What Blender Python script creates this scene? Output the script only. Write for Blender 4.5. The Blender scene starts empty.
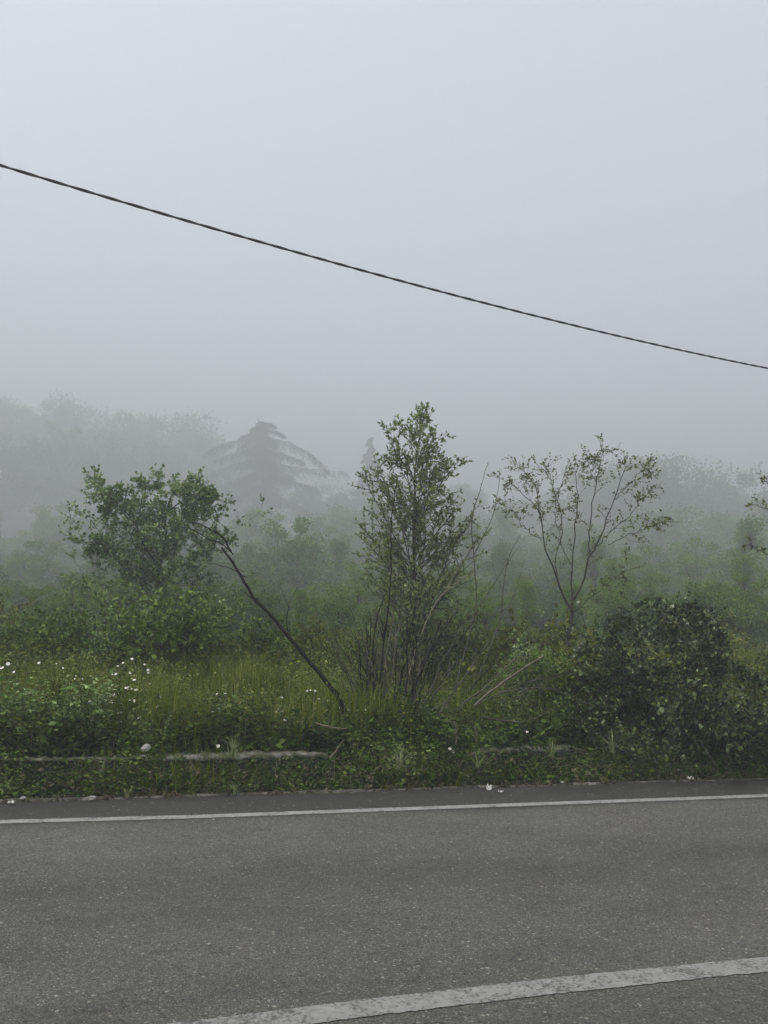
import bpy, math, random
import numpy as np
from mathutils import Vector, Matrix

R = math.radians
RNG = np.random.default_rng(11)
random.seed(11)
scn = bpy.context.scene
COL = scn.collection

# ------------------------------------------------------------------ camera frame
F = 790.0; CAMZ = 1.6; PITCH = R(7.07); ROLL = R(1.7)

def ray(px, py):
    x = (px - 384) / F; y = -(py - 512) / F
    x, y = x * math.cos(ROLL) - y * math.sin(ROLL), x * math.sin(ROLL) + y * math.cos(ROLL)
    return np.array([x, math.cos(PITCH) - y * math.sin(PITCH), math.sin(PITCH) + y * math.cos(PITCH)])

def at(px, py, Y):
    """world point seen at a photo pixel, at depth Y metres"""
    d = ray(px, py)
    return d * (Y / d[1]) + np.array([0, 0, CAMZ])

# ------------------------------------------------------------------ road frame
TH = math.atan(0.265)
U = np.array([math.cos(TH), math.sin(TH)]); N = np.array([-math.sin(TH), math.cos(TH)])
O0 = np.array([0.07, 7.29])

def st(x, y):
    d = np.array([x, y]) - O0
    return float(d @ U), float(d @ N)

def xy(s, t):
    return O0 + U * s + N * t

def sstep(a, b, v):
    k = min(1.0, max(0.0, (v - a) / (b - a)))
    return k * k * (3 - 2 * k)

def ground_z(x, y):
    s, t = st(x, y)
    if t <= 0:
        return -0.035 if t > -8.3 else -0.035 + 0.03 * sstep(-8.3, -9, t)
    z = -0.02 + 0.06 * sstep(0, 0.35, t) + 0.19 * sstep(0.40, 0.47, t)
    z += 0.12 * sstep(0.6, 4, t) - 0.9 * sstep(6, 24, t) + 18.0 * sstep(75, 215, t)
    z += 0.05 * math.sin(s * 1.3) * math.sin(t * 1.7 + 1) * sstep(0.6, 2, t)
    z += 33.0 * sstep(130, 240, t) * (1 - sstep(-110, 10, s))
    z += 14.0 * sstep(150, 250, t) * sstep(30, 110, s)
    return z

# ------------------------------------------------------------------ helpers
def link(o, parent=None):
    COL.objects.link(o)
    if parent is not None:
        o.parent = parent
    return o

def tag(o, label, cat, group=None, kind=None):
    o['label'] = label; o['category'] = cat
    if group: o['group'] = group
    if kind: o['kind'] = kind
    return o

def struct(o, label=None):
    o['kind'] = 'structure'
    if label: o['label'] = label
    return o

def thing(name, label, cat, loc=(0, 0, 0), group=None):
    o = bpy.data.objects.new(name, None)
    o.location = Vector([float(v) for v in loc]); o.empty_display_size = 0.2
    COL.objects.link(o)
    return tag(o, label, cat, group)

def mesh_np(name, V, faces_n, FI, mat, smooth=False):
    """V (n,3); FI flat index array of polygons that all have faces_n corners"""
    me = bpy.data.meshes.new(name)
    V = np.ascontiguousarray(V, dtype=np.float32); FI = np.ascontiguousarray(FI, dtype=np.int32).ravel()
    nf = len(FI) // faces_n
    me.vertices.add(len(V)); me.vertices.foreach_set('co', V.ravel())
    me.loops.add(len(FI)); me.loops.foreach_set('vertex_index', FI)
    me.polygons.add(nf)
    me.polygons.foreach_set('loop_start', np.arange(nf, dtype=np.int32) * faces_n)
    me.polygons.foreach_set('loop_total', np.full(nf, faces_n, dtype=np.int32))
    if smooth:
        me.polygons.foreach_set('use_smooth', np.ones(nf, dtype=bool))
    me.update(calc_edges=True)
    if mat: me.materials.append(mat)
    return me

def obj(name, me, parent=None, loc=None):
    o = bpy.data.objects.new(name, me)
    if loc is not None: o.location = Vector([float(v) for v in loc])
    return link(o, parent)

def unit(a):
    return a / np.maximum(np.linalg.norm(a, axis=-1, keepdims=True), 1e-9)

LEAF = np.array([[0, 0, 0], [-.36, .28, .07], [-.33, .66, .06], [0, 1, -.10], [.33, .66, .06], [.36, .28, .07]])
def leaves_mesh(name, P, D, S, mat, W=0.62, up=0.6, rng=RNG):
    """leaf shaped faces, folded on the midrib: roots P, directions D, lengths S"""
    P = np.asarray(P, float); D = unit(np.asarray(D, float)); S = np.asarray(S, float)
    n = len(P)
    nr = rng.normal(size=(n, 3)) * 0.75; nr[:, 2] += up
    X = unit(np.cross(D, nr)); Z = np.cross(X, D)
    W = W * rng.uniform(.75, 1.25, n)
    T = LEAF
    V = (P[:, None, :] + (T[None, :, 0, None] * (S * W)[:, None, None] * X[:, None, :])
         + (T[None, :, 1, None] * S[:, None, None] * D[:, None, :])
         + (T[None, :, 2, None] * (S * rng.uniform(-1.2, 2.2, n))[:, None, None] * Z[:, None, :]))
    q = np.array([0, 3, 2, 1, 0, 5, 4, 3])
    FI = (np.arange(n)[:, None] * 6 + q[None, :])
    return mesh_np(name, V.reshape(-1, 3), 4, FI, mat)

def blades_mesh(name, P, H, lean, az, W, mat, rng=RNG, stiff=2.0):
    """grass blades: roots P, heights H, sideways lean (m), azimuth, width"""
    n = len(P); P = np.asarray(P, float)
    dirs = np.stack([np.cos(az), np.sin(az), np.zeros(n)], 1)
    fa = az + math.pi / 2 + rng.normal(size=n) * .6
    side = np.stack([np.cos(fa), np.sin(fa), np.zeros(n)], 1)
    ks = np.array([0, .38, .72, 1.0]); ws = np.array([1, .85, .55, .06])
    V = np.zeros((n, 8, 3))
    for i, (k, w) in enumerate(zip(ks, ws)):
        c = P + dirs * (lean * k ** stiff)[:, None]
        c[:, 2] += H * (k - 0.35 * (lean / np.maximum(H, .01)).clip(0, 1.4) * k ** 2.4)
        V[:, 2 * i] = c - side * (W * w / 2)[:, None]
        V[:, 2 * i + 1] = c + side * (W * w / 2)[:, None]
    q = np.array([0, 1, 3, 2, 2, 3, 5, 4, 4, 5, 7, 6])
    FI = np.arange(n)[:, None] * 8 + q[None, :]
    return mesh_np(name, V.reshape(-1, 3), 4, FI, mat)

def tubes_mesh(name, segs, mat, sides=6, knots=0.0, rng=RNG):
    """segs: list of (points (k,3), radii (k,))"""
    VV = []; FF = []; base = 0
    for pts, rad in segs:
        pts = np.asarray(pts, float); rad = np.asarray(rad, float)
        k = len(pts)
        ns = sides if rad[0] > .012 else (4 if rad[0] > .004 else 3)
        d = np.gradient(pts, axis=0); d = unit(d)
        ref = np.array([0.31, 0.21, 0.93]) if abs(d[0] @ [0.31, .21, .93]) < .9 else np.array([1., 0, 0])
        X = unit(np.cross(d, ref)); Y = np.cross(d, X)
        a = np.linspace(0, 2 * math.pi, ns, endpoint=False)
        rr = rad[:, None] * (1 + knots * rng.normal(size=(k, ns)))
        ring = pts[:, None, :] + rr[..., None] * (np.cos(a)[None, :, None] * X[:, None, :] + np.sin(a)[None, :, None] * Y[:, None, :])
        VV.append(ring.reshape(-1, 3))
        i = np.arange(k - 1)[:, None] * ns; j = np.arange(ns)[None, :]; j2 = (j + 1) % ns
        f = np.stack([i + j, i + j2, i + ns + j2, i + ns + j], -1) + base
        FF.append(f.reshape(-1)); base += k * ns
    return mesh_np(name, np.concatenate(VV), 4, np.concatenate(FF), mat, smooth=True)

def smooth_line(pts, n):
    """Catmull-Rom resample"""
    pts = np.asarray(pts, float)
    if len(pts) == 2:
        k = np.linspace(0, 1, n)[:, None]; return pts[0] * (1 - k) + pts[1] * k
    P = np.vstack([2 * pts[0] - pts[1], pts, 2 * pts[-1] - pts[-2]])
    out = []
    for v in np.linspace(0, len(pts) - 1 - 1e-6, n):
        i = int(v); f = v - i
        p0, p1, p2, p3 = P[i:i + 4]
        out.append(.5 * ((2 * p1) + (-p0 + p2) * f + (2 * p0 - 5 * p1 + 4 * p2 - p3) * f * f + (-p0 + 3 * p1 - 3 * p2 + p3) * f ** 3))
    return np.array(out)

class Plant:
    """collects branches and leaves; grown in the thing's own coordinates"""
    def __init__(self, seed):
        self.r = np.random.default_rng(seed); self.segs = []; self.P = []; self.D = []; self.S = []
    def leaf(self, p, d, s):
        self.P.append(p); self.D.append(d); self.S.append(s)
    def limb(self, pts, r0, r1, n=10, wob=0.0):
        pts = smooth_line(pts, n)
        if wob:
            w = self.r.normal(size=pts.shape) * wob; w[0] = 0; pts = pts + w
        self.segs.append((pts, np.linspace(r0, r1, len(pts)))); return pts
    def turn(self, d, ang, az=None):
        d = unit(d); a = unit(np.cross(d, [0.13, .2, .97])) if abs(d[2]) < .95 else unit(np.cross(d, [1., 0, 0]))
        b = np.cross(d, a); az = self.r.uniform(0, 2 * math.pi) if az is None else az
        return unit(d * math.cos(ang) + (a * math.cos(az) + b * math.sin(az)) * math.sin(ang))
    def twig(self, p, d, L, r, leaf, nleaf, wig=.15, up=.1, sub=0, subL=.5, ang=.7, k=6, tuft=0):
        pts = [np.array(p, float)]; d = unit(np.array(d, float)); step = L / (k - 1)
        for i in range(k - 1):
            d = unit(d + self.r.normal(size=3) * wig + np.array([0, 0, up]))
            pts.append(pts[-1] + d * step)
        pts = np.array(pts)
        self.segs.append((pts, np.linspace(r, max(r * .35, .0012), k)))
        for i in range(nleaf):
            f = self.r.uniform(.12, 1); q = f * (k - 1); j = min(int(q), k - 2)
            pp = pts[j] + (pts[j + 1] - pts[j]) * (q - j)
            self.leaf(pp, self.turn(pts[j + 1] - pts[j], self.r.uniform(.5, 1.4)), leaf * self.r.uniform(.6, 1.25))
        for i in range(tuft):
            self.leaf(pts[-1], self.turn(d, self.r.uniform(.1, 1.1)), leaf * self.r.uniform(.7, 1.2))
        for i in range(sub):
            f = self.r.uniform(.2, .95); q = f * (k - 1); j = min(int(q), k - 2)
            pp = pts[j] + (pts[j + 1] - pts[j]) * (q - j)
            self.twig(pp, self.turn(pts[j + 1] - pts[j], ang * self.r.uniform(.6, 1.3)), L * subL * self.r.uniform(.6, 1.2) * (1.2 - .5 * f),
                      r * .55, leaf, nleaf, wig, up, 0, tuft=tuft)
        return pts
    def wood(self, name, mat, sides=6, knots=.0):
        return tubes_mesh(name, self.segs, mat, sides, knots, self.r)
    def foliage(self, name, mat, **k):
        return leaves_mesh(name, self.P, self.D, self.S, mat, rng=self.r, **k)

# ------------------------------------------------------------------ materials
def new_mat(name):
    m = bpy.data.materials.new(name); m.use_nodes = True
    nt = m.node_tree; nt.nodes.clear()
    return m, nt, nt.nodes, nt.links

def ramp(N_, stops, interp='LINEAR'):
    r = N_.new('ShaderNodeValToRGB'); r.color_ramp.interpolation = interp
    e = r.color_ramp.elements
    while len(e) < len(stops): e.new(0.5)
    for el, (p, c) in zip(e, stops):
        el.position = p; el.color = (*c, 1) if len(c) == 3 else c
    return r

def leaf_mat(name, cols, rough=.45, trans=.28, spec=.4, scale=1.3, tint=(.5, .5)):
    m, nt, n, l = new_mat(name)
    out = n.new('ShaderNodeOutputMaterial'); g = n.new('ShaderNodeNewGeometry')
    rp = ramp(n, [(i / (len(cols) - 1), c) for i, c in enumerate(cols)])
    no = n.new('ShaderNodeTexNoise'); no.inputs['Scale'].default_value = scale; no.inputs['Detail'].default_value = 3
    tc = n.new('ShaderNodeNewGeometry'); l.new(tc.outputs['Position'], no.inputs['Vector'])
    mx = n.new('ShaderNodeMath'); mx.operation = 'MULTIPLY_ADD'; mx.inputs[1].default_value = .62
    l.new(g.outputs['Random Per Island'], mx.inputs[0])
    m2 = n.new('ShaderNodeMath'); m2.operation = 'MULTIPLY_ADD'; m2.inputs[1].default_value = 1.5; m2.inputs[2].default_value = -.56
    l.new(no.outputs['Fac'], m2.inputs[0]); l.new(m2.outputs[0], mx.inputs[2]); l.new(mx.outputs[0], rp.inputs['Fac'])
    b = n.new('ShaderNodeBsdfPrincipled'); b.inputs['Roughness'].default_value = rough
    b.inputs['Specular IOR Level'].default_value = spec
    l.new(rp.outputs['Color'], b.inputs['Base Color'])
    t = n.new('ShaderNodeBsdfTranslucent'); l.new(rp.outputs['Color'], t.inputs['Color'])
    mix = n.new('ShaderNodeMixShader'); mix.inputs['Fac'].default_value = trans
    l.new(b.outputs[0], mix.inputs[1]); l.new(t.outputs[0], mix.inputs[2]); l.new(mix.outputs[0], out.inputs['Surface'])
    return m

def solid_mat(name, stops, scale=8, rough=.85, bump=.3, bscale=40, spec=.25, detail=6):
    m, nt, n, l = new_mat(name)
    out = n.new('ShaderNodeOutputMaterial'); tc = n.new('ShaderNodeTexCoord')
    no = n.new('ShaderNodeTexNoise'); no.inputs['Scale'].default_value = scale; no.inputs['Detail'].default_value = detail
    no.inputs['Roughness'].default_value = .65
    l.new(tc.outputs['Object'], no.inputs['Vector'])
    rp = ramp(n, stops); l.new(no.outputs['Fac'], rp.inputs['Fac'])
    b = n.new('ShaderNodeBsdfPrincipled'); b.inputs['Roughness'].default_value = rough
    b.inputs['Specular IOR Level'].default_value = spec
    l.new(rp.outputs['Color'], b.inputs['Base Color'])
    if bump:
        n2 = n.new('ShaderNodeTexNoise'); n2.inputs['Scale'].default_value = bscale; n2.inputs['Detail'].default_value = 5
        l.new(tc.outputs['Object'], n2.inputs['Vector'])
        bp = n.new('ShaderNodeBump'); bp.inputs['Strength'].default_value = bump; bp.inputs['Distance'].default_value = .02
        l.new(n2.outputs['Fac'], bp.inputs['Height']); l.new(bp.outputs[0], b.inputs['Normal'])
    l.new(b.outputs[0], out.inputs['Surface'])
    return m

M = {}
M['birch_leaf'] = leaf_mat('birch_leaf', [(.045, .072, .014), (.125, .175, .045), (.26, .32, .13)], .4, .28, .3)
M['left_leaf'] = leaf_mat('left_leaf', [(.026, .064, .008), (.10, .19, .032), (.34, .43, .19)], .4, .25, .3)  # pale end of the ramp puts leaf highlights into the colour
M['sparse_leaf'] = leaf_mat('sparse_leaf', [(.045, .060, .010), (.10, .125, .022), (.18, .205, .05)], .45, .28, .3)
M['shrub_leaf'] = leaf_mat('shrub_leaf', [(.020, .050, .004), (.075, .135, .014), (.19, .26, .06)], .5, .22, .2)
M['olive_leaf'] = leaf_mat('olive_leaf', [(.034, .046, .004), (.098, .118, .010), (.20, .22, .045)], .5, .22, .2)
M['bramble_leaf'] = leaf_mat('bramble_leaf', [(.003, .008, .001), (.014, .028, .004), (.055, .088, .018), (.22, .28, .13)], .32, .10, .4, 2.5)  # palest stop paints highlights on random leaves, darkest stops the shade inside the bush
M['weed_leaf'] = leaf_mat('weed_leaf', [(.006, .016, .001), (.022, .052, .004), (.066, .115, .014), (.17, .22, .07)], .5, .18, .2, 2.2)
M['dry_weed'] = leaf_mat('dry_weed', [(.04, .034, .018), (.075, .065, .034), (.14, .125, .075)], .7, .15, .2)
M['grass'] = leaf_mat('grass', [(.012, .022, .001), (.066, .108, .004), (.150, .185, .012), (.30, .30, .08)], .55, .3, .15, 1.6)
M['seed'] = leaf_mat('seed', [(.06, .07, .016), (.14, .15, .04), (.26, .25, .10)], .55, .25, .3)
M['meadow_leaf'] = leaf_mat('meadow_leaf', [(.018, .034, .002), (.085, .125, .008), (.18, .215, .03), (.32, .34, .12)], .5, .25, .2, 1.8)
M['straw'] = leaf_mat('straw', [(.12, .11, .06), (.2, .18, .10), (.30, .28, .18)], .6, .2, .3)
M['pale_blade'] = leaf_mat('pale_blade', [(.10, .14, .05), (.17, .20, .09), (.26, .27, .15)], .5, .25, .3)
M['far_leaf'] = leaf_mat('far_leaf', [(.032, .075, .008), (.070, .135, .016), (.12, .20, .032)], .6, .18, .1, .25)
M['fresh_leaf'] = leaf_mat('fresh_leaf', [(.055, .115, .010), (.115, .205, .022), (.17, .27, .045)], .6, .22, .1, .4)
M['cedar_leaf'] = leaf_mat('cedar_leaf', [(.012, .026, .018), (.022, .042, .028), (.035, .06, .04)], .6, .1, .2, .5)
M['bark'] = solid_mat('bark', [(.3, (.018, .016, .012)), (.7, (.055, .05, .038))], 20, .85, .5)
M['dark_bark'] = solid_mat('dark_bark', [(.3, (.004, .0035, .003)), (.7, (.015, .013, .010))], 20, .9, .5, 40, .06)
M['pale_bark'] = solid_mat('pale_bark', [(.3, (.06, .052, .036)), (.65, (.16, .14, .10))], 16, .8, .5)
M['grey_bark'] = solid_mat('grey_bark', [(.3, (.035, .032, .024)), (.7, (.10, .092, .07))], 18, .85, .5)
M['cut_wood'] = solid_mat('cut_wood', [(.3, (.30, .24, .14)), (.7, (.45, .37, .24))], 25, .8, .3)
M['soil'] = solid_mat('soil', [(.3, (.014, .012, .008)), (.55, (.03, .027, .017)), (.75, (.05, .052, .024))], 3, .95, .6, 30)
M['stone'] = solid_mat('stone', [(.3, (.16, .155, .14)), (.7, (.34, .33, .30))], 14, .85, .5, 60)
M['petal'] = solid_mat('petal', [(.3, (.50, .50, .46)), (.7, (.70, .70, .66))], 30, .6, 0)
M['disc'] = solid_mat('disc', [(.3, (.55, .36, .04)), (.7, (.7, .48, .06))], 80, .7, 0)
M['stem'] = solid_mat('stem', [(.3, (.03, .05, .014)), (.7, (.06, .09, .025))], 30, .7, 0)
M['paper'] = solid_mat('paper', [(.3, (.30, .30, .28)), (.7, (.50, .50, .47))], 12, .6, .3, 30)
M['cable'] = solid_mat('cable', [(.3, (.010, .011, .014)), (.7, (.018, .019, .023))], 20, .45, 0, 10, .4)

def mnode(n, l, op, a, b=None, c=None):
    m = n.new('ShaderNodeMath'); m.operation = op
    for i, v in enumerate((a, b, c)):
        if v is None: continue
        if isinstance(v, (int, float)): m.inputs[i].default_value = v
        else: l.new(v, m.inputs[i])
    return m.outputs[0]

def noise(n, l, vec, scale, detail=4, rough=.6, mapscale=None):
    if mapscale:
        mp = n.new('ShaderNodeMapping'); mp.inputs['Scale'].default_value = mapscale; l.new(vec, mp.inputs['Vector']); vec = mp.outputs[0]
    t = n.new('ShaderNodeTexNoise'); t.inputs['Scale'].default_value = scale; t.inputs['Detail'].default_value = detail
    t.inputs['Roughness'].default_value = rough; l.new(vec, t.inputs['Vector'])
    return t.outputs['Fac']

def mixc(n, l, fac, a, b, mode='MIX'):
    m = n.new('ShaderNodeMix'); m.data_type = 'RGBA'; m.blend_type = mode
    if isinstance(fac, (int, float)): m.inputs[0].default_value = fac
    else: l.new(fac, m.inputs[0])
    for i, v in ((6, a), (7, b)):
        if isinstance(v, tuple): m.inputs[i].default_value = (*v, 1)
        else: l.new(v, m.inputs[i])
    return m.outputs[2]

def asphalt_mat():
    m, nt, n, l = new_mat('asphalt')
    out = n.new('ShaderNodeOutputMaterial'); tc = n.new('ShaderNodeTexCoord'); v = tc.outputs['Object']
    sep = n.new('ShaderNodeSeparateXYZ'); l.new(v, sep.inputs[0]); t = sep.outputs['Y']
    # wheel wear across the lane, broken up by long noise
    wob = noise(n, l, v, 1.0, 3, .6, (.35, .9, 1))
    tt = mnode(n, l, 'ADD', t, mnode(n, l, 'MULTIPLY_ADD', wob, .7, -.35))
    mr = n.new('ShaderNodeMapRange'); mr.inputs['From Min'].default_value = -4.6; mr.inputs['From Max'].default_value = 0
    l.new(tt, mr.inputs['Value'])
    def gy(x): return (x * .98, x * .98, x * .95)
    band = ramp(n, [(0, gy(.050)), (.17, gy(.058)), (.27, gy(.066)), (.43, gy(.060)), (.53, gy(.052)), (.66, gy(.069)), (.80, gy(.072)), (.835, gy(.062)), (.86, gy(.034)), (1, gy(.022))])
    l.new(mr.outputs[0], band.inputs['Fac'])
    col = band.outputs['Color']
    # aggregate
    vo = n.new('ShaderNodeTexVoronoi'); vo.inputs['Scale'].default_value = 130; l.new(v, vo.inputs['Vector'])
    sp = n.new('ShaderNodeSeparateColor'); l.new(vo.outputs['Color'], sp.inputs[0])
    ag = ramp(n, [(0, gy(.50)), (.5, gy(1.02)), (.9, gy(1.65)), (.965, gy(2.2)), (1, gy(3.8))]); l.new(sp.outputs[0], ag.inputs['Fac'])
    col = mixc(n, l, .8, col, ag.outputs['Color'], 'MULTIPLY')
    v3 = n.new('ShaderNodeTexVoronoi'); v3.inputs['Scale'].default_value = 38; l.new(v, v3.inputs['Vector'])
    s3 = n.new('ShaderNodeSeparateColor'); l.new(v3.outputs['Color'], s3.inputs[0])
    near = mnode(n, l, 'LESS_THAN', v3.outputs['Distance'], .30)
    rare = mnode(n, l, 'GREATER_THAN', s3.outputs[1], .955)
    col = mixc(n, l, mnode(n, l, 'MULTIPLY', near, rare), col, (.20, .195, .175))
    dark = mnode(n, l, 'GREATER_THAN', s3.outputs[2], .965)
    col = mixc(n, l, mnode(n, l, 'MULTIPLY', mnode(n, l, 'MULTIPLY', near, dark), .8), col, (.018, .018, .017))
    # patches and stretched scuffs
    pt = ramp(n, [(.3, gy(.78)), (.5, gy(1)), (.72, gy(1.18))]); l.new(noise(n, l, v, 2.2, 6, .7, (.5, 1, 1)), pt.inputs['Fac'])
    col = mixc(n, l, 1, col, pt.outputs['Color'], 'MULTIPLY')
    sc = ramp(n, [(.0, gy(1)), (.62, gy(1)), (.70, gy(.6))]); l.new(noise(n, l, v, 9, 4, .6, (.5, 1.5, 1)), sc.inputs['Fac'])
    col = mixc(n, l, 1, col, sc.outputs['Color'], 'MULTIPLY')
    br = ramp(n, [(.42, (1, 1, 1)), (.62, (1.03, 1.0, .95))]); l.new(noise(n, l, v, .8, 3), br.inputs['Fac'])
    col = mixc(n, l, 1, col, br.outputs['Color'], 'MULTIPLY')
    b = n.new('ShaderNodeBsdfPrincipled'); l.new(col, b.inputs['Base Color'])
    b.inputs['Roughness'].default_value = .72; b.inputs['Specular IOR Level'].default_value = .35
    h = mnode(n, l, 'ADD', mnode(n, l, 'MULTIPLY', vo.outputs['Distance'], -1.0), noise(n, l, v, 60, 4))
    h = mnode(n, l, 'ADD', h, noise(n, l, v, 14, 3))
    bp = n.new('ShaderNodeBump'); bp.inputs['Strength'].default_value = .55; bp.inputs['Distance'].default_value = .006
    l.new(h, bp.inputs['Height']); l.new(bp.outputs[0], b.inputs['Normal']); l.new(b.outputs[0], out.inputs['Surface'])
    return m

def paint_mat(name, wear, val):
    m, nt, n, l = new_mat(name)
    out = n.new('ShaderNodeOutputMaterial'); tc = n.new('ShaderNodeTexCoord'); v = tc.outputs['Object']
    a = noise(n, l, v, 55, 5, .75); b2 = noise(n, l, v, 6, 4, .7)
    s = mnode(n, l, 'MULTIPLY_ADD', b2, .5, mnode(n, l, 'MULTIPLY', a, .8))
    k = ramp(n, [(wear, (1, 1, 1)), (wear + .05, (0, 0, 0))]); l.new(s, k.inputs['Fac'])
    base = ramp(n, [(.3, (val * .72, val * .72, val * .68)), (.6, (val, val, val * .95)), (.8, (val * 1.12, val * 1.12, val * 1.06))])
    l.new(noise(n, l, v, 22, 5, .7), base.inputs['Fac'])
    col = mixc(n, l, k.outputs['Color'], base.outputs['Color'], (.07, .07, .065))
    b = n.new('ShaderNodeBsdfPrincipled'); l.new(col, b.inputs['Base Color']); b.inputs['Roughness'].default_value = .7
    bp = n.new('ShaderNodeBump'); bp.inputs['Strength'].default_value = .4; bp.inputs['Distance'].default_value = .004
    l.new(a, bp.inputs['Height']); l.new(bp.outputs[0], b.inputs['Normal']); l.new(b.outputs[0], out.inputs['Surface'])
    return m

# ------------------------------------------------------------------ setting
def build_ground():
    ss = np.concatenate([np.arange(-636, -20, 11.), np.arange(-20, 20, .5), np.arange(20, 637, 11.)])
    ts = np.concatenate([np.arange(-636, -12, 16.), np.array([-12, -10, -9, -8.7, -8.3, -7, -4, -1, -.02, .03]),
                         np.arange(.1, .8, .05), np.arange(.8, 8, .4), np.arange(8, 30, 1.5), np.arange(30, 637, 8.)])
    V = []
    for t in ts:
        for s in ss:
            p = xy(s, t); V.append((s, t, ground_z(*p) + (RNG.normal() * .008 if t > .02 else 0)))
    ns = len(ss); I = np.arange(len(ts) - 1)[:, None] * ns; J = np.arange(ns - 1)[None, :]
    FI = np.stack([I + J, I + J + 1, I + ns + J + 1, I + ns + J], -1)
    o = obj('ground', mesh_np('ground', np.array(V), 4, FI, M['soil'], True))
    o.location = (O0[0], O0[1], 0); o.rotation_euler[2] = TH
    struct(o, 'dark soil of the verge and the field beyond the road')

def strip(name, pts, w, z, mat, wob=.003, step=.018, frame=True):
    """flat strip along world xy points"""
    pts = np.asarray(pts, float)
    L = np.concatenate([[0], np.cumsum(np.linalg.norm(np.diff(pts, axis=0), axis=1))])
    q = np.arange(0, L[-1], step)
    X = np.interp(q, L, pts[:, 0]); Y = np.interp(q, L, pts[:, 1])
    d = unit(np.gradient(np.stack([X, Y], 1), axis=0)); nn = np.stack([-d[:, 1], d[:, 0]], 1)
    a = w / 2 + RNG.normal(size=len(q)) * wob; b = w / 2 + RNG.normal(size=len(q)) * wob
    c = np.stack([X, Y], 1) - O0
    A = c + nn * a[:, None]; B = c - nn * b[:, None]
    def loc(P): return np.stack([P @ U, P @ N, np.full(len(P), z)], 1)
    V = np.stack([loc(A), loc(B)], 1).reshape(-1, 3)
    i = np.arange(len(q) - 1)[:, None] * 2
    FI = i + np.array([0, 1, 3, 2])[None, :]
    o = obj(name, mesh_np(name, V, 4, FI, mat)); o.location = (O0[0], O0[1], 0); o.rotation_euler[2] = TH
    return o

def build_road():
    s = np.arange(-130, 130.1, .5)
    s = np.concatenate([np.arange(-630, -6, 6.), np.arange(-6, 8, .04), np.arange(8, 631, 6.)])
    edge = .012 * np.sin(s * 3.1) + .01 * np.sin(s * 7.7 + 1) + RNG.normal(size=len(s)) * .006
    V = np.stack([np.stack([s, edge, np.zeros_like(s)], 1), np.stack([s, np.full_like(s, -8.5), np.zeros_like(s)], 1)], 1).reshape(-1, 3)
    i = np.arange(len(s) - 1)[:, None] * 2
    o = obj('road', mesh_np('road', V, 4, i + np.array([1, 3, 2, 0])[None, :], asphalt_mat()))
    o.location = (O0[0], O0[1], 0); o.rotation_euler[2] = TH; struct(o, 'grey worn asphalt road')
    far = [(-2.7 - 60, 5.94 - 60 * .235), (-2.7, 5.94), (-1.33, 6.245), (-.06, 6.585), (3.62, 7.555), (63.62, 7.555 + 60 * .267)]
    near = [(-.64 - 60, 3.215 - 60 * .30), (-.64, 3.215), (0, 3.42), (.87, 3.675), (1.87, 3.94), (61.87, 3.94 + 60 * .268)]
    struct(strip('road_marking', far, .100, .004, paint_mat('edge_paint', .56, .245), .002), 'thin white edge line near the verge')
    struct(strip('road_marking', near, .135, .004, paint_mat('centre_paint', .585, .205), .0028), 'worn wide white line in the foreground')
    # thin concrete edging flush with the asphalt, half buried
    segs = []
    VV = []; FF = []; base = 0
    x = -14.0
    while x < 16:
        L = RNG.uniform(.5, 1.0); w = RNG.uniform(.028, .05) + (.012 if x > 2 else 0)
        ks = np.linspace(x, x + L - .012, 9)
        lo = .016 + RNG.normal(size=9) * .004; hi = lo + w + RNG.normal(size=9) * .006
        top = .004 + RNG.uniform(0, .012)
        A = np.stack([ks, lo, np.full(9, -.03)], 1); B = np.stack([ks, lo, np.full(9, top)], 1)
        C = np.stack([ks, hi, np.full(9, top)], 1); D = np.stack([ks, hi, np.full(9, -.03)], 1)
        V = np.stack([A, B, C, D], 1).reshape(-1, 3)
        i = np.arange(8)[:, None, None] * 4; j = np.arange(3)[None, :, None]
        q = np.array([0, 4, 5, 1])[None, None, :]
        FF.append((i + j + q).reshape(-1) + base)
        FF.append(np.array([0, 1, 2, 3, 35, 34, 33, 32]) + base)
        VV.append(V); base += len(V); x += L
    kb = solid_mat('kerb_concrete', [(.40, (.03, .028, .02)), (.55, (.09, .086, .07)), (.75, (.22, .21, .18))], 9, .9, .5, 50)
    o = obj('kerb', mesh_np('kerb', np.concatenate(VV), 4, np.concatenate(FF), kb))
    o.location = (O0[0], O0[1], 0); o.rotation_euler[2] = TH; struct(o, 'thin weathered concrete edging between asphalt and verge')

def wall_mat():
    m, nt, n, l = new_mat('old_concrete')
    out = n.new('ShaderNodeOutputMaterial'); tc = n.new('ShaderNodeTexCoord'); v = tc.outputs['Object']
    rp = ramp(n, [(.3, (.06, .058, .045)), (.48, (.13, .125, .105)), (.62, (.24, .235, .21)), (.8, (.34, .33, .30))])
    l.new(noise(n, l, v, 5, 7, .75), rp.inputs['Fac'])
    moss = ramp(n, [(.42, (0, 0, 0)), (.52, (1, 1, 1))]); l.new(noise(n, l, v, 9, 5, .7), moss.inputs['Fac'])
    col = mixc(n, l, moss.outputs['Color'], rp.outputs['Color'], (.05, .055, .025))
    b = n.new('ShaderNodeBsdfPrincipled'); l.new(col, b.inputs['Base Color']); b.inputs['Roughness'].default_value = .9
    bp = n.new('ShaderNodeBump'); bp.inputs['Strength'].default_value = .8; bp.inputs['Distance'].default_value = .02
    l.new(noise(n, l, v, 30, 6, .7), bp.inputs['Height']); l.new(bp.outputs[0], b.inputs['Normal']); l.new(b.outputs[0], out.inputs['Surface'])
    return m

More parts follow.
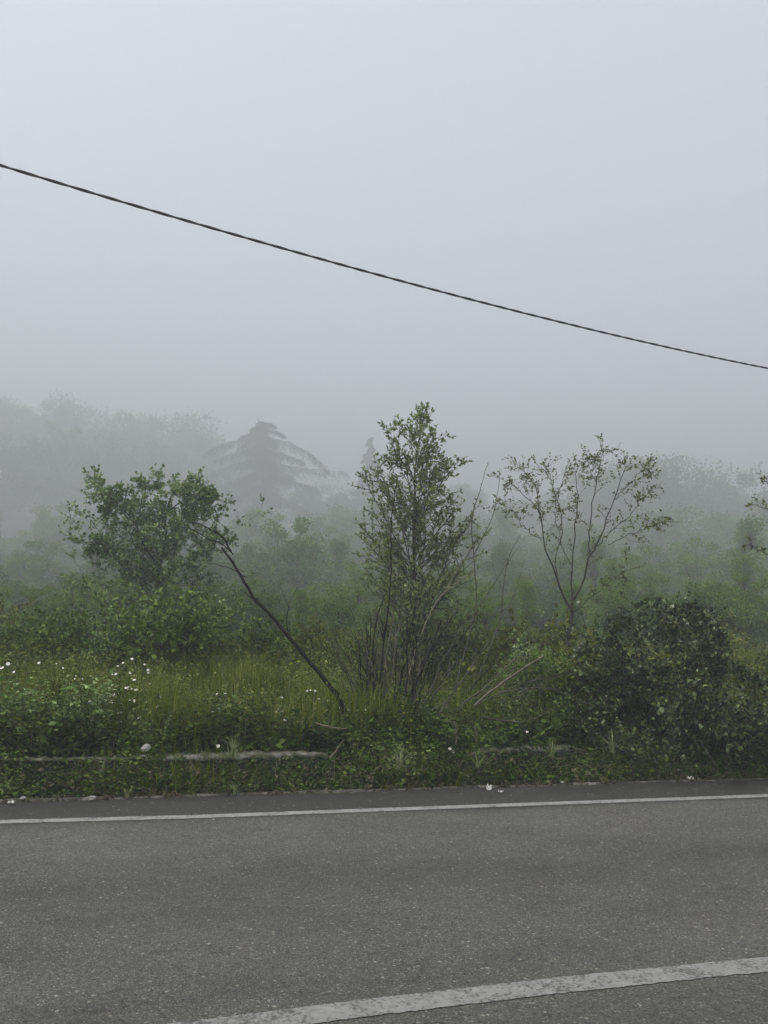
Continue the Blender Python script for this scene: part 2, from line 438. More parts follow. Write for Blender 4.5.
def build_wall(s0, s1, ztop, label):
    ks = np.arange(s0, s1, .05); n = len(ks)
    r = np.random.default_rng(int(abs(s0) * 100))
    prof = [(.40, -.05), (.395, ztop - .035), (.375, ztop - .03), (.375, ztop), (.485, ztop + .004), (.485, -.05)]
    V = np.zeros((n, 6, 3))
    for j, (t, z) in enumerate(prof):
        V[:, j, 0] = ks + r.normal(size=n) * .006
        V[:, j, 1] = t + r.normal(size=n) * .006; V[:, j, 2] = z + (r.normal(size=n) * .006 + .012 * np.sin(ks * 2.1 + j) if 0 < j < 5 else 0)
    # broken ends
    for e, sg in ((0, 1), (n - 1, -1)):
        for q in range(3):
            V[e + sg * q, 1:5, 2] -= (.09, .05, .02)[q] * r.uniform(.6, 1.2)
    i = np.arange(n - 1)[:, None, None] * 6; j = np.arange(5)[None, :, None]
    FI = (i + j + np.array([0, 6, 7, 1])[None, None, :]).reshape(-1)
    e = (n - 1) * 6
    FI = np.concatenate([FI, [0, 1, 4, 5, 1, 2, 3, 4, e + 5, e + 4, e + 1, e, e + 4, e + 3, e + 2, e + 1]])
    o = obj('low_wall', mesh_np('low_wall', V.reshape(-1, 3), 4, FI, WALLM))
    o.location = (O0[0], O0[1], 0); o.rotation_euler[2] = TH
    tag(o, label, 'wall', 'remains of the low wall')

build_ground(); build_road()
WALLM = wall_mat()
build_wall(-6.5, -.30, .262, 'long low crumbling concrete wall left of the cut stump, its pale top edge bare')
build_wall(.95, 2.3, .275, 'short overgrown low wall between the cut stump and the bramble bush')

# ------------------------------------------------------------------ undergrowth (uncountable)
def scatter(s0, s1, t0, t1, n, r):
    s = r.uniform(s0, s1, n); t = r.uniform(t0, t1, n)
    XY = O0[None] + s[:, None] * U[None] + t[:, None] * N[None]
    Z = np.array([ground_z(a, b) for a, b in XY])
    return s, t, np.column_stack([XY, Z])

def build_grass():
    r = np.random.default_rng(5)
    # main bank left of the stump, yellow green seed tops
    s, t, P = scatter(-7.5, .6, .62, 4.2, 44000, r)
    hn = .55 + .10 * np.sin(s * 1.1 + .5) * np.cos(t * 1.3) + .10 * np.sin(s * 2.9 + t * 2.2) + .05 * np.sin(s * 6.3 + t)
    H = hn * r.uniform(.55, 1.18, len(s)) * (1 + .12 * (t < 1.6)) * (1 - .3 * sstep_v(-.6, .6, s))
    me = blades_mesh('tall_grass', P, H, np.abs(r.normal(size=len(s))) * .24 + .02, r.uniform(0, 6.28, len(s)), r.uniform(.006, .015, len(s)), M['grass'], r)
    tag(obj('tall_grass', me), 'tall yellow green grass filling the bank above the low wall', 'grass', kind='stuff')
    k = r.choice(len(s), 9000, replace=False); lp = []; ld = []
    for i in k:
        lp.append(P[i] + [r.normal() * .05, r.normal() * .05, H[i] * r.uniform(.8, 1.02)]); ld.append([r.normal() * .5, r.normal() * .5, r.uniform(.1, 1)])
    tag(obj('seed_heads', leaves_mesh('seed_heads', lp, ld, r.uniform(.02, .05, len(k)), M['seed'], W=.35, rng=r)), 'yellowish seed heads along the top of the tall grass', 'seed heads', kind='stuff')
    # sparse olive grass at right and behind
    s, t, P = scatter(.2, 9.5, .9, 7.5, 42000, r)
    H = (.42 + .12 * np.sin(s * 1.7) * np.cos(t) + .1 * np.sin(s * 4 + t * 2)) * r.uniform(.5, 1.3, len(s)) * (1 + .06 * t)
    me = blades_mesh('rough_grass', P, H, np.abs(r.normal(size=len(s))) * .15 + .02, r.uniform(0, 6.28, len(s)), r.uniform(.004, .011, len(s)), M['grass'], r)
    tag(obj('rough_grass', me), 'rough olive grass among dry branches right of the cut stump', 'grass', kind='stuff')
    s, t, P = scatter(-12, -7.5, .62, 6, 9000, r)
    H = .6 * r.uniform(.5, 1.3, len(s))
    s2, t2, P2 = scatter(-11, 11, 4.2, 11, 30000, r)
    P = np.vstack([P, P2]); H = np.concatenate([H, .65 * r.uniform(.5, 1.3, len(s2))])
    me = blades_mesh('field_grass', P, H, np.abs(r.normal(size=len(H))) * .18 + .02, r.uniform(0, 6.28, len(H)), r.uniform(.008, .016, len(H)), M['grass'], r)
    tag(obj('field_grass', me), 'rank field grass between the shrubs behind the bank', 'grass', kind='stuff')
    s, t, P = scatter(-6, 6.5, .05, .46, 6500, r)
    H = r.uniform(.08, .34, len(s)) * (1 + .4 * np.sin(s * 2.7)) * (.5 + t)
    me = blades_mesh('verge_grass', P, H, np.abs(r.normal(size=len(s))) * .09 + .02, r.uniform(0, 6.28, len(s)), r.uniform(.003, .009, len(s)), M['grass'], r)
    tag(obj('verge_grass', me), 'short mixed grass blades sticking out of the weeds at the road edge', 'grass', kind='stuff')
    # pale straws
    s, t, P = scatter(-5, 5.5, .10, 3.0, 1500, r)
    H = r.uniform(.25, .85, len(s)) * np.where(t < .5, .5, 1)
    me = blades_mesh('dry_straw', P, H, np.abs(r.normal(size=len(s))) * .22, r.uniform(0, 6.28, len(s)), r.uniform(.003, .006, len(s)), M['straw'], r)
    tag(obj('dry_straw', me), 'pale dry straws scattered through the green undergrowth', 'straw', kind='stuff')

def sstep_v(a, b, v):
    k = np.clip((v - a) / (b - a), 0, 1); return k * k * (3 - 2 * k)

def forb_field(name, s0, s1, t0, t1, n, hfun, leaf, mat, label, cat, seed, per=(8, 18), stems=True, keep=None):
    r = np.random.default_rng(seed)
    s, t, P = scatter(s0, s1, t0, t1, n, r)
    LP = []; LD = []; LS = []
    for i in range(n):
        if keep is not None and not keep(s[i], t[i], r): continue
        h = hfun(s[i], t[i]) * r.uniform(.45, 1.15)
        a = r.uniform(0, 6.28); ln = r.uniform(0, .35) * h
        k = r.integers(*per); f = np.sort(r.uniform(.08, 1, k))
        c = P[i][None] + np.stack([math.cos(a) * ln * f ** 1.6, math.sin(a) * ln * f ** 1.6, h * f], 1)
        b = r.uniform(0, 6.28, k)
        LP.append(c + r.normal(size=(k, 3)) * .012)
        LD.append(np.stack([np.cos(b), np.sin(b), r.uniform(-.25, .7, k)], 1)); LS.append(leaf * r.uniform(.35, 1.15, k) * (1.6 if r.uniform() < .15 else 1.0) * (1.15 - .45 * f))
    me = leaves_mesh(name, np.concatenate(LP), np.concatenate(LD), np.concatenate(LS), mat, W=.7, rng=r)
    tag(obj(name, me), label, cat, kind='stuff')

build_grass()
forb_field('verge_weeds', -6, 6.5, .07, .42, 3600, lambda s, t: (.10 + .20 * sstep(.03, .3, t) + .04 * math.sin(s * 5.1) + .03 * math.sin(s * 13)) * (.62 if -1.9 < s < -.5 else 1.15 + .25 * math.sin(s * 2.7)), .042, M['weed_leaf'],
           'low dark green weeds along the foot of the wall at the road edge', 'weeds', 21)
forb_field('creeping_weeds', -6, 6.5, -.015, .3, 1500, lambda s, t: .06, .03, M['dry_weed'], 'brownish withered weeds creeping onto the asphalt edge', 'weeds', 22)
forb_field('broadleaf_weeds', -6.5, .8, .49, 1.4, 3800, lambda s, t: .42 + .06 * math.sin(s * 4), .055, M['weed_leaf'],
           'dark broadleaf weeds in front of the tall grass', 'weeds', 23, (10, 22))
forb_field('stump_weeds', -.55, 4.0, .38, 1.6, 2600, lambda s, t: .26 + .25 * sstep(.4, 1.4, t) + .08 * math.sin(s * 4.4), .055, M['weed_leaf'],
           'leafy weeds round the cut stump and below the dry branches', 'weeds', 24, (10, 20))
forb_field('meadow_weeds', -7, .4, .6, 3.6, 6800, lambda s, t: .72 + .12 * math.sin(s * 2.3 + t) + .07 * math.sin(s * 5.7), .030, M['meadow_leaf'],
           'fine yellow green leafy stems mixed into the tall grass', 'weeds', 27, (12, 26))
forb_field('rough_weeds', .2, 8, .8, 5, 2600, lambda s, t: .55 + .1 * math.sin(s * 3.3 + t) + .05 * t, .036, M['olive_leaf'],
           'olive leafy stems in the rough grass right of the stump', 'weeds', 28, (12, 24))
forb_field('withered_weeds', -6, 6.5, .06, .42, 1500, lambda s, t: .24, .035, M['dry_weed'], 'brown withered stalks among the green weeds below the wall', 'weeds', 29, (8, 16))
forb_field('wall_top_weeds', -6, 2.2, .34, .50, 420, lambda s, t: .20 + .05 * math.sin(s * 9), .034, M['weed_leaf'],
           'small weeds sprouting over the top of the low wall', 'weeds', 30, (8, 16), keep=lambda s, t, r: math.sin(s * 3.1) + math.sin(s * 7.3 + 1) > (.75 if -1.9 < s < -.4 else -.1))
forb_field('clover_patch', -5.5, -2.4, .62, 1.1, 1000, lambda s, t: .62, .06, M['left_leaf'],
           'bright broad leaved weeds at the left end of the wall', 'weeds', 25, (10, 20))
forb_field('field_weeds', -9, 9, 2.5, 7.5, 3800, lambda s, t: .72 + .15 * math.sin(s * 2 + t), .075, M['olive_leaf'],
           'olive leafy weeds rising behind the grass bank', 'weeds', 26, (12, 26))

# ------------------------------------------------------------------ daisies
def make_daisy():
    root = thing('daisy', '', 'flower')
    r = np.random.default_rng(3)
    segs = [(np.array([[0, 0, -.30], [.01, 0, -.2], [0, .005, -.1], [0, 0, 0]]), np.full(4, .0016))]
    obj('stem', tubes_mesh('stem', segs, M['stem']), root)
    n = 15; V = []; FI = []
    for i in range(n):
        a = i / n * 6.283; d = np.array([math.cos(a), math.sin(a), 0]); s_ = np.array([-math.sin(a), math.cos(a), 0]); R0 = .021
        b = len(V)
        for (rr, w, z) in ((.004, .0015, .001), (.013, .0042, .004), (R0, .0025, .003)):
            V += [d * rr - s_ * w + [0, 0, z], d * rr + s_ * w + [0, 0, z]]
        FI += [b, b + 1, b + 3, b + 2, b + 2, b + 3, b + 5, b + 4]
    obj('petals', mesh_np('petals', np.array(V), 4, FI, M['petal']), root)
    V = []; FI = []
    for j, (rr, z) in enumerate(((.007, .002), (.0055, .006), (.0015, .0075))):
        for i in range(8):
            V.append((rr * math.cos(i * .785), rr * math.sin(i * .785), z))
    for j in range(2):
        for i in range(8): FI += [j * 8 + i, j * 8 + (i + 1) % 8, j * 8 + 8 + (i + 1) % 8, j * 8 + 8 + i]
    obj('flower_centre', mesh_np('flower_centre', np.array(V), 4, FI, M['disc'], True), root)
    return root

def copy_tree(o, parent=None):
    c = o.copy(); COL.objects.link(c)
    if parent is not None: c.parent = parent
    for ch in [q for q in list(COL.objects) if q.parent == o]: copy_tree(ch, c)
    return c

proto = make_daisy()
KIDS = [q for q in COL.objects if q.parent == proto]
DAISY = [  # px, py, size, label key
    *[(x, y, k, 'mid') for x, y, k in ((132, 659, 1), (116, 674, 1), (148, 670, .9), (134, 680, 1.1), (126, 688, 1), (136, 690, 1.2), (113, 690, .9), (114, 695, 1.1), (134, 701, 1.1),
      (90, 701, 1), (157, 707, 1.2), (118, 713, .8), (139, 718, 1.2), (146, 722, .9), (160, 697, .8), (101, 708, .7), (75, 679, .7), (123, 663, .8), (130, 673, .8))],
    *[(x, y, k, 'left') for x, y, k in ((8, 664, 1.2), (2, 668, 1.3), (17, 684, 1), (39, 663, 1), (14, 672, .8), (63, 668, .6))],
    *[(x, y, k, 'bank') for x, y, k in ((276, 712, 1), (279, 709, 1), (282, 712, .9), (285, 720, 1.2), (307, 691, .9), (311, 690, 1), (315, 691, .9), (319, 699, .8), (217, 694, .8), (213, 712, .8), (219, 708, .7))],
    *[(x, y, k, 'stump') for x, y, k in ((340, 708, 1), (343, 704, 1), (348, 710, 1), (347, 716, 1.2), (344, 727, 1.2), (366, 710, .9), (341, 700, .7))],
    *[(x, y, k, 'wall') for x, y, k in ((218, 746, 1.2), (218, 754, 1.1))],
    *[(x, y, k, 'right') for x, y, k in ((527, 732, 1.1), (534, 737, 1.1), (537, 735, 1), (513, 744, .7), (580, 712, .8))],
    *[(x, y, k, 'low') for x, y, k in ((450, 749, 1.1), (453, 752, 1.1))]]
RD = np.random.default_rng(31)
for _ in range(22): DAISY.append((RD.normal(128, 26), RD.uniform(662, 722), RD.uniform(.45, .75), 'mid'))
for _ in range(12): DAISY.append((RD.uniform(190, 325), RD.uniform(684, 726), RD.uniform(.45, .7), 'bank'))
LBL = {'mid': 'white daisy in the loose drift across the middle of the tall grass at left',
       'left': 'white daisy in the grass near the left edge of the photo',
       'bank': 'white daisy on the grass bank between the flower drift and the leaning bare trunk',
       'stump': 'white daisy at the foot of the leaning bare trunk',
       'wall': 'white daisy hanging over the bare wall top beside a pale grass tuft',
       'right': 'white daisy among weeds left of the bramble bush',
       'low': 'white daisy of the pair in the weeds below the cut stump'}
GRP = {'mid': 'daisies of the drift', 'left': 'daisies at the left edge', 'bank': 'daisies on the bank', 'stump': 'daisies by the leaning trunk',
       'wall': 'daisies on the wall top', 'right': 'daisies by the bramble bush', 'low': 'daisies below the stump'}
for i, (px, py, k, key) in enumerate(DAISY):
    if i == 0: o = proto
    else:
        o = proto.copy(); COL.objects.link(o)
        for q in KIDS:
            c = q.copy(); COL.objects.link(c); c.parent = o
    # depth: front face of the grass mass, higher flowers stand further back
    X0 = at(px, py, 7.5)[0]
    wy = (O0 + U * (X0 - O0[0]) / U[0])[1] + .62
    Y = wy + (.05 if key in ('wall', 'low', 'right') else (750 - py) / 100 * .55)
    if key == 'low': Y = wy - .28
    if key == 'wall': Y = wy - .12
    p = at(px, py, Y)
    o.location = p.tolist(); s_ = k * .68; o.scale = (s_, s_, s_)
    o.rotation_euler = (R(random.uniform(25, 60)), 0, R(random.uniform(-35, 35)))
    o['label'] = LBL[key]; o['group'] = GRP[key]; o['category'] = 'flower'

# ------------------------------------------------------------------ foreground trees
def off(pts_px, Y, base, dy=None):
    """traced polyline -> local coordinates of a thing standing at base"""
    out = []
    for i, q in enumerate(pts_px):
        yy = Y + (dy[i] if dy is not None else 0)
        out.append(at(q[0], q[1], yy) - base)
    return np.array(out)

def base_at(px, Y):
    p = at(px, 650, Y); return np.array([p[0], p[1], ground_z(p[0], p[1]) - .03])

def young_tree():
    Y = 11.0; b = base_at(411, Y)
    t = thing('young_tree', 'young leafy tree with a narrow pointed crown, in the middle of the photo', 'tree', b)
    pl = Plant(41)
    top = at(427, 402, Y) - b; H = top[2]
    trunk = pl.limb([(0, 0, 0), off([(414, 600)], Y, b)[0], off([(414, 530)], Y, b)[0], off([(416, 460)], Y, b)[0], top], .036, .004, 26, .006)
    prof_h = [0, .17, .3, .46, .67, .83, .94, 1]; prof_w = [.45, .74, .86, .92, .80, .50, .20, .02]
    r = pl.r
    for i in range(112):
        fe = .10 + .89 * ((i + r.uniform(0, 1)) / 112)
        az = i * 2.4 + r.uniform(-.5, .5); inc = r.uniform(.6, 1.0) if fe < .8 else r.uniform(.4, .75)
        w = float(np.interp(fe, prof_h, prof_w)) * r.uniform(.70, 1.06)
        L = w / math.sin(inc); f = max(.05, fe - w / math.tan(inc) / H)
        q = f * 25; j = min(int(q), 24); p = trunk[j] + (trunk[j + 1] - trunk[j]) * (q - j)
        d = np.array([math.cos(az) * math.sin(inc), math.sin(az) * math.sin(inc), math.cos(inc)])
        pl.twig(p, d, L, .003 + .008 * (1 - f), .056, int(2 + 8 * L), .10, .015, sub=int(1 + 9 * L), subL=.30, ang=.75, k=7, tuft=2 if fe < .93 else 1)
    # second leader seen inside the crown
    l2 = pl.limb(off([(417, 540), (423, 515), (429, 490), (434, 465)], Y, b, [0, .1, .15, .2]), .016, .004, 10)
    for p in l2[3:]:
        for _ in range(3): pl.twig(p, pl.turn([0, 0, 1], .7), .25, .003, .052, 5, sub=2, tuft=2)
    obj('trunk', pl.wood('trunk', M['bark']), t); obj('crown', pl.foliage('crown', M['birch_leaf']), t)
young_tree()

def left_tree():
    Y = 14.0; b = base_at(146, Y)
    t = thing('broad_tree', 'broad leafy tree with a forked trunk left of the leaning bare trunk', 'tree', b)
    pl = Plant(52); r = pl.r
    T = [([(146, 660), (150, 640), (154, 610), (158, 575)], .045, .032, None),
         ([(158, 575), (148, 552), (138, 530), (122, 508), (108, 501)], .026, .006, [0, -.1, -.2, -.3, -.4]),
         ([(158, 575), (165, 545), (166, 520), (172, 495), (178, 489)], .028, .006, [0, .05, .1, .1, .15]),
         ([(166, 545), (180, 522), (200, 508), (218, 500)], .018, .005, [0, .1, .3, .4]),
         ([(150, 556), (140, 520), (145, 490), (152, 487)], .016, .004, [0, .2, .4, .5]),
         ([(155, 590), (130, 570), (108, 555), (92, 545)], .016, .004, [0, -.2, -.2, -.3]),
         ([(157, 585), (185, 565), (208, 548), (222, 540)], .016, .004, [0, -.1, -.2, -.3]),
         ([(170, 510), (190, 495), (202, 495)], .012, .003, [.1, -.2, -.3]),
         ([(122, 508), (106, 505), (98, 486)], .010, .003, [-.3, -.3, -.2])]
    for pts, r0, r1, dy in T:
        L = pl.limb(off(pts, Y, b, dy), r0 * 1.15, r1, 14, .012)
        if r0 > .04: continue
        for k in range(3, 14):
            for _ in range(3 if k > 5 else 2):
                d = pl.turn(L[min(k, 13)] - L[k - 1] + [0, 0, .02], r.uniform(.6, 1.5))
                pl.twig(L[k], d, r.uniform(.12, .36), .0040, .062, 5, .2, .05, sub=4, subL=.55, ang=.8, tuft=3)
    # low skirts of foliage
    for _ in range(430):
        f = r.uniform(0, 1); p = off([(158 + r.normal() * 36, r.uniform(515, 640))], Y, b, [r.uniform(-.5, .5)])[0]
        pl.twig(p, pl.turn([0, 0, 1], r.uniform(.4, 1.4)), r.uniform(.25, .5), .004, .06, 6, .25, .1, sub=3, subL=.6, tuft=2)
    obj('trunk', pl.wood('trunk', M['bark']), t); obj('crown', pl.foliage('crown', M['left_leaf'], W=.75, up=1.3), t)
left_tree()

def open_tree():
    Y = 10.0; b = base_at(566, Y)
    t = thing('open_tree', 'open thinly leaved tree fanning out on many bare stems above the bramble bush', 'tree', b)
    pl = Plant(63); r = pl.r
    T = [([(566, 660), (568, 638), (572, 612)], .040, .030, None),
         ([(572, 612), (562, 592), (553, 570), (546, 548), (541, 520), (534, 505), (518, 490), (505, 480)], .020, .003, [0, -.1, -.15, -.2, -.3, -.3, -.35, -.4]),
         ([(541, 520), (538, 505), (537, 490), (530, 478), (522, 468)], .010, .003, [-.3, -.3, -.2, -.1, 0]),
         ([(572, 612), (571, 590), (573, 560), (576, 530), (578, 500), (576, 475), (580, 464)], .018, .003, [0, .1, .2, .25, .3, .3, .35]),
         ([(574, 600), (584, 580), (590, 555), (597, 545), (606, 520), (616, 495), (624, 470), (630, 466)], .020, .003, [0, 0, -.1, -.1, -.2, -.2, -.3, -.3]),
         ([(590, 556), (589, 535), (592, 505), (598, 475), (604, 452), (607, 452)], .014, .003, [-.1, 0, .1, .15, .2, .25]),
         ([(597, 546), (612, 530), (630, 515), (640, 500), (652, 490)], .010, .003, [-.1, .1, .2, .2, .3]),
         ([(608, 545), (628, 535), (648, 528), (662, 520)], .009, .0025, [0, -.2, -.3, -.4]),
         ([(560, 590), (556, 562), (562, 530), (558, 505), (552, 482), (545, 470), (548, 468)], .012, .003, [0, .2, .3, .4, .4, .5, .5]),
         ([(571, 565), (562, 545), (556, 520), (556, 500), (566, 470)], .010, .003, [.2, .1, 0, -.1, -.2]),
         ([(541, 540), (525, 528), (514, 512), (500, 504)], .008, .0025, [-.2, -.1, 0, .1]),
         ([(595, 480), (588, 462), (590, 458)], .006, .002, [.1, 0, 0]),
         ([(616, 495), (632, 482), (642, 470), (650, 466)], .007, .002, [-.2, -.1, 0, .1]),
         ([(572, 612), (580, 608), (600, 590), (628, 566)], .008, .002, [0, -.3, -.5, -.6])]
    for pts, r0, r1, dy in T:
        L = pl.limb(off(pts, Y, b, dy), r0 * .68, r1 * .8, 20, .009)
        if r0 > .035: continue
        for k in range(4, 20):
            up = 1 if k > 9 else .5
            for _ in range(2 if k > 9 else 1):
                if r.uniform() < .25: continue
                d = pl.turn(L[min(k, 19)] - L[k - 1], r.uniform(.5, 1.3))
                pl.twig(L[k], d, r.uniform(.08, .26), .0024, .036, int(2 * up + 1), .22, .0, sub=2, subL=.6, ang=.8, tuft=1)
    obj('trunk', pl.wood('trunk', M['bark']), t); obj('crown', pl.foliage('crown', M['sparse_leaf'], W=.7), t)
open_tree()

def leaning_trunk():
    Y = 7.9; b = at(352, 727, Y); g = ground_z(b[0], b[1]); b = np.array([b[0], b[1], g - .02])
    t = thing('leaning_trunk', 'thin dead bare trunk leaning to the left out of the grass', 'dead tree', b)
    pl = Plant(74)
    dy = lambda n, k: list(np.linspace(0, k, n))
    m = pl.limb([np.zeros(3)] + list(off([(341, 703), (328, 684), (309, 661), (291, 640), (270, 615), (254, 598), (243, 580), (232, 562), (222, 548)], Y, b, dy(9, .5))), .024, .013, 26, .003)
    pl.segs[-1] = (m, np.concatenate([np.linspace(.027, .018, 13), np.linspace(.018, .012, 13)]))
    pl.limb(off([(222, 548), (212, 532), (200, 525), (186, 518), (176, 518)], Y, b, dy(5, .15)) + [0, .5, 0], .010, .003, 14, .004)
    pl.limb(off([(224, 551), (212, 540), (196, 534), (180, 524), (168, 522)], Y, b, dy(5, -.2)) + [0, .5, 0], .007, .002, 14, .004)
    pl.limb(off([(240, 576), (222, 566), (204, 562), (188, 560)], Y, b, dy(4, .25)) + [0, .42, 0], .005, .002, 12, .004)
    pl.limb(off([(253, 599), (244, 596), (235, 588)], Y, b, dy(3, .1)) + [0, .36, 0], .006, .003, 8, .003)
    pl.limb(off([(285, 632), (284, 620), (287, 604), (292, 592), (296, 586)], Y, b, dy(5, .1)) + [0, .22, 0], .005, .002, 10, .003)
    pl.limb(off([(286, 608), (281, 597), (277, 586)], Y, b, dy(3, .1)) + [0, .28, 0], .0035, .002, 8, .002)
    pl.limb(off([(236, 570), (226, 562), (230, 550)], Y, b, dy(3, .2)) + [0, .42, 0], .004, .002, 8, .002)
    obj('trunk', pl.wood('trunk', M['dark_bark'], 7, .05), t)
leaning_trunk()

def stem_thing(name, label, cat, px, Y, mat, group=None, r0=.01, r1=.003, dY=0.0, leaves=0, leafm=None, ground=True, side=(), seed=1, knots=.05, leaf=.045):
    p0 = at(px[0][0], px[0][1], Y)
    b = np.array([p0[0], p0[1], ground_z(p0[0], p0[1]) - .02]) if ground else p0
    t = thing(name, label, cat, b, group)
    pl = Plant(seed)
    dy = list(np.linspace(0, dY, len(px)))
    pts = off(px, Y, b, dy)
    if ground and pts[0][2] > .03: pts = np.vstack([[0, 0, 0], pts])
    L = pl.limb(pts, r0, r1, 6 * len(px), .0025)
    for sp, ra in side:
        pl.limb(off(sp, Y, b, list(np.linspace(dY * .5, dY, len(sp)))), ra, ra * .4, 4 * len(sp), .002)
    if leaves:
        for i in range(leaves):
            k = int(len(L) * pl.r.uniform(.35, 1)); k = min(k, len(L) - 1)
            pl.leaf(L[k], pl.turn([0, 0, 1], pl.r.uniform(.4, 1.4)), leaf * pl.r.uniform(.6, 1.2))
    obj('stem', pl.wood('stem', mat, 6, knots), t)
    if leaves: obj('leaves', pl.foliage('leaves', leafm), t)
    return t

# tall thin shoots standing apart from the stump
stem_thing('bare_sapling', 'tall thin dark sapling stem standing before the pointed leafy tree', 'sapling',
           [(378, 715), (380, 680), (384, 640), (389, 600), (391, 570), (391, 530), (394, 500), (397, 478)], 8.6, M['dark_bark'], r0=.013, r1=.003,
           leaves=26, leafm=M['sparse_leaf'], side=(([(392, 560), (388, 545), (386, 530)], .004), ([(384, 640), (378, 622), (377, 605)], .006)), seed=81)
stem_thing('pale_sapling', 'pale bare stem curving up right from the stump before the pointed tree', 'sapling',
           [(406, 712), (410, 670), (418, 645), (428, 618), (440, 598), (458, 582), (474, 573)], 8.7, M['pale_bark'], r0=.012, r1=.004, dY=.5,
           side=(([(440, 598), (452, 580), (466, 556), (480, 540)], .006),), seed=82)
stem_thing('tall_whip', 'tall bare grey whip with a few end leaves just right of the pointed tree', 'sapling',
           [(458, 680), (468, 640), (476, 600), (474, 560), (472, 520), (480, 490), (488, 462)], 9.6, M['grey_bark'], r0=.012, r1=.003, dY=.3,
           leaves=10, leafm=M['sparse_leaf'], side=(([(474, 555), (484, 535), (493, 515), (498, 490), (500, 468)], .006), ([(470, 620), (490, 590), (506, 565), (520, 545)], .006)), seed=83)
stem_thing('forked_whip', 'bare forked grey whip leaning right between the pointed tree and the open tree', 'sapling',
           [(470, 700), (485, 660), (500, 620), (503, 590), (508, 560), (520, 535)], 9.4, M['grey_bark'], r0=.010, r1=.003, dY=.3,
           leaves=16, leafm=M['sparse_leaf'], side=(([(500, 620), (512, 600), (520, 575), (524, 560)], .005), ([(503, 590), (494, 570), (491, 545)], .004)), seed=84)

def cut_stump():
    Y = 8.35; c = at(388, 712, Y); b = np.array([c[0], c[1], ground_z(c[0], c[1]) - .03])
    t = thing('cut_stump', 'coppiced stump bristling with bare upright shoots in the middle of the bank', 'stump', b)
    pl = Plant(90); r = pl.r
    # low woody stool
    V = []; FI = []; n = 14
    for j, (rr, z) in enumerate(((.26, -.03), (.24, .1), (.2, .2), (.12, .26), (.03, .28))):
        for i in range(n):
            a = i / n * 6.283; k = rr * (1 + .22 * math.sin(i * 2.3 + j) + r.normal() * .05)
            V.append((k * math.cos(a), k * .7 * math.sin(a), z + r.normal() * .012))
    for j in range(4):
        for i in range(n): FI += [j * n + i, j * n + (i + 1) % n, (j + 1) * n + (i + 1) % n, (j + 1) * n + i]
    obj('stool', mesh_np('stool', np.array(V), 4, FI, M['bark'], True), t)
    S = [([(365, 720), (361, 690), (360, 660), (359, 640)], .011, 'd'), ([(370, 722), (367, 690), (368, 655), (366, 622)], .010, 'd'),
         ([(372, 720), (374, 690), (373, 650), (377, 618), (383, 600)], .009, 'd'), ([(380, 722), (383, 690), (386, 655), (392, 625), (393, 612)], .010, 'p'),
         ([(384, 720), (390, 690), (394, 660), (396, 640), (401, 622)], .010, 'p'), ([(388, 720), (391, 680), (397, 650), (390, 630)], .008, 'p'),
         ([(392, 722), (398, 690), (400, 660), (399, 648)], .012, 'b'), ([(398, 722), (403, 700), (408, 672), (411, 650)], .010, 'b'),
         ([(403, 726), (413, 692), (425, 662), (434, 640), (441, 620)], .013, 'd'), ([(375, 722), (366, 700), (354, 675), (348, 655)], .007, 'd'),
         ([(380, 720), (378, 690), (380, 665), (376, 640)], .007, 'b'), ([(395, 722), (388, 695), (384, 672), (387, 650)], .006, 'b'),
         ([(400, 724), (412, 700), (417, 680), (420, 668)], .008, 'p'), ([(368, 720), (364, 705), (358, 690), (352, 688)], .006, 'b'),
         ([(390, 722), (394, 700), (393, 672), (396, 655), (392, 640)], .006, 'b'), ([(409, 729), (412, 715), (414, 700), (416, 694)], .013, 'p'),
         ([(384, 722), (376, 700), (370, 680), (371, 665)], .007, 'd'), ([(386, 722), (384, 700), (389, 678), (386, 662)], .007, 'p')]
    for i, (px, ra, m) in enumerate(S):
        q = Plant(900 + i); dy = list(np.linspace(0, q.r.uniform(-.15, .25), len(px)))
        L = q.limb(off(px, Y, b, dy), ra, ra * .55, 18, .003)
        for k in (8, 12, 15):
            if q.r.uniform() < .75: q.twig(L[k], q.turn(L[k] - L[k - 1], .5), q.r.uniform(.1, .3), .003, .04, 0, .1, .1)
        obj('shoot', q.wood('shoot', {'d': M['dark_bark'], 'p': M['pale_bark'], 'b': M['grey_bark']}[m], 6, .06), t)
    for i in range(56):
        q = Plant(1000 + i); x0 = q.r.uniform(364, 424); a = (x0 - 388) / 24 * .22 + .05 + q.r.normal() * .22; Lp = q.r.uniform(45, 115)
        px = [(x0, 722), (x0 + Lp * .5 * math.sin(a), 722 - Lp * .5), (x0 + Lp * math.sin(a * 1.25), 722 - Lp)]
        L = q.limb(off(px, Y, b, list(np.linspace(q.r.uniform(-.1, .1), q.r.uniform(-.25, .25), 3))), q.r.uniform(.005, .010), .0035, 12, .009)
        for k in (5, 8, 10):
            if q.r.uniform() < .6: q.twig(L[k], q.turn(L[k] - L[k - 1], .5), q.r.uniform(.08, .25), .0028, .04, 0, .12, .1)
        obj('shoot', q.wood('shoot', M[('dark_bark', 'grey_bark', 'bark', 'dark_bark', 'pale_bark')[i % 5]], 6, .06), t)
    q = Plant(950)
    for i in range(46):
        f = q.r.uniform(.6, 1); p = off([(q.r.uniform(350, 425), q.r.uniform(640, 715))], Y, b, [q.r.uniform(-.2, .2)])[0]
        q.twig(p, q.turn([0, 0, 1], .6), .22, .002, .03, 4, .2, .1)
    w_ = obj('twigs', q.wood('twigs', M['grey_bark']), t); w_['kind'] = 'stuff'; w_ = obj('young_leaves', q.foliage('young_leaves', M['sparse_leaf']), t); w_['kind'] = 'stuff'
cut_stump()

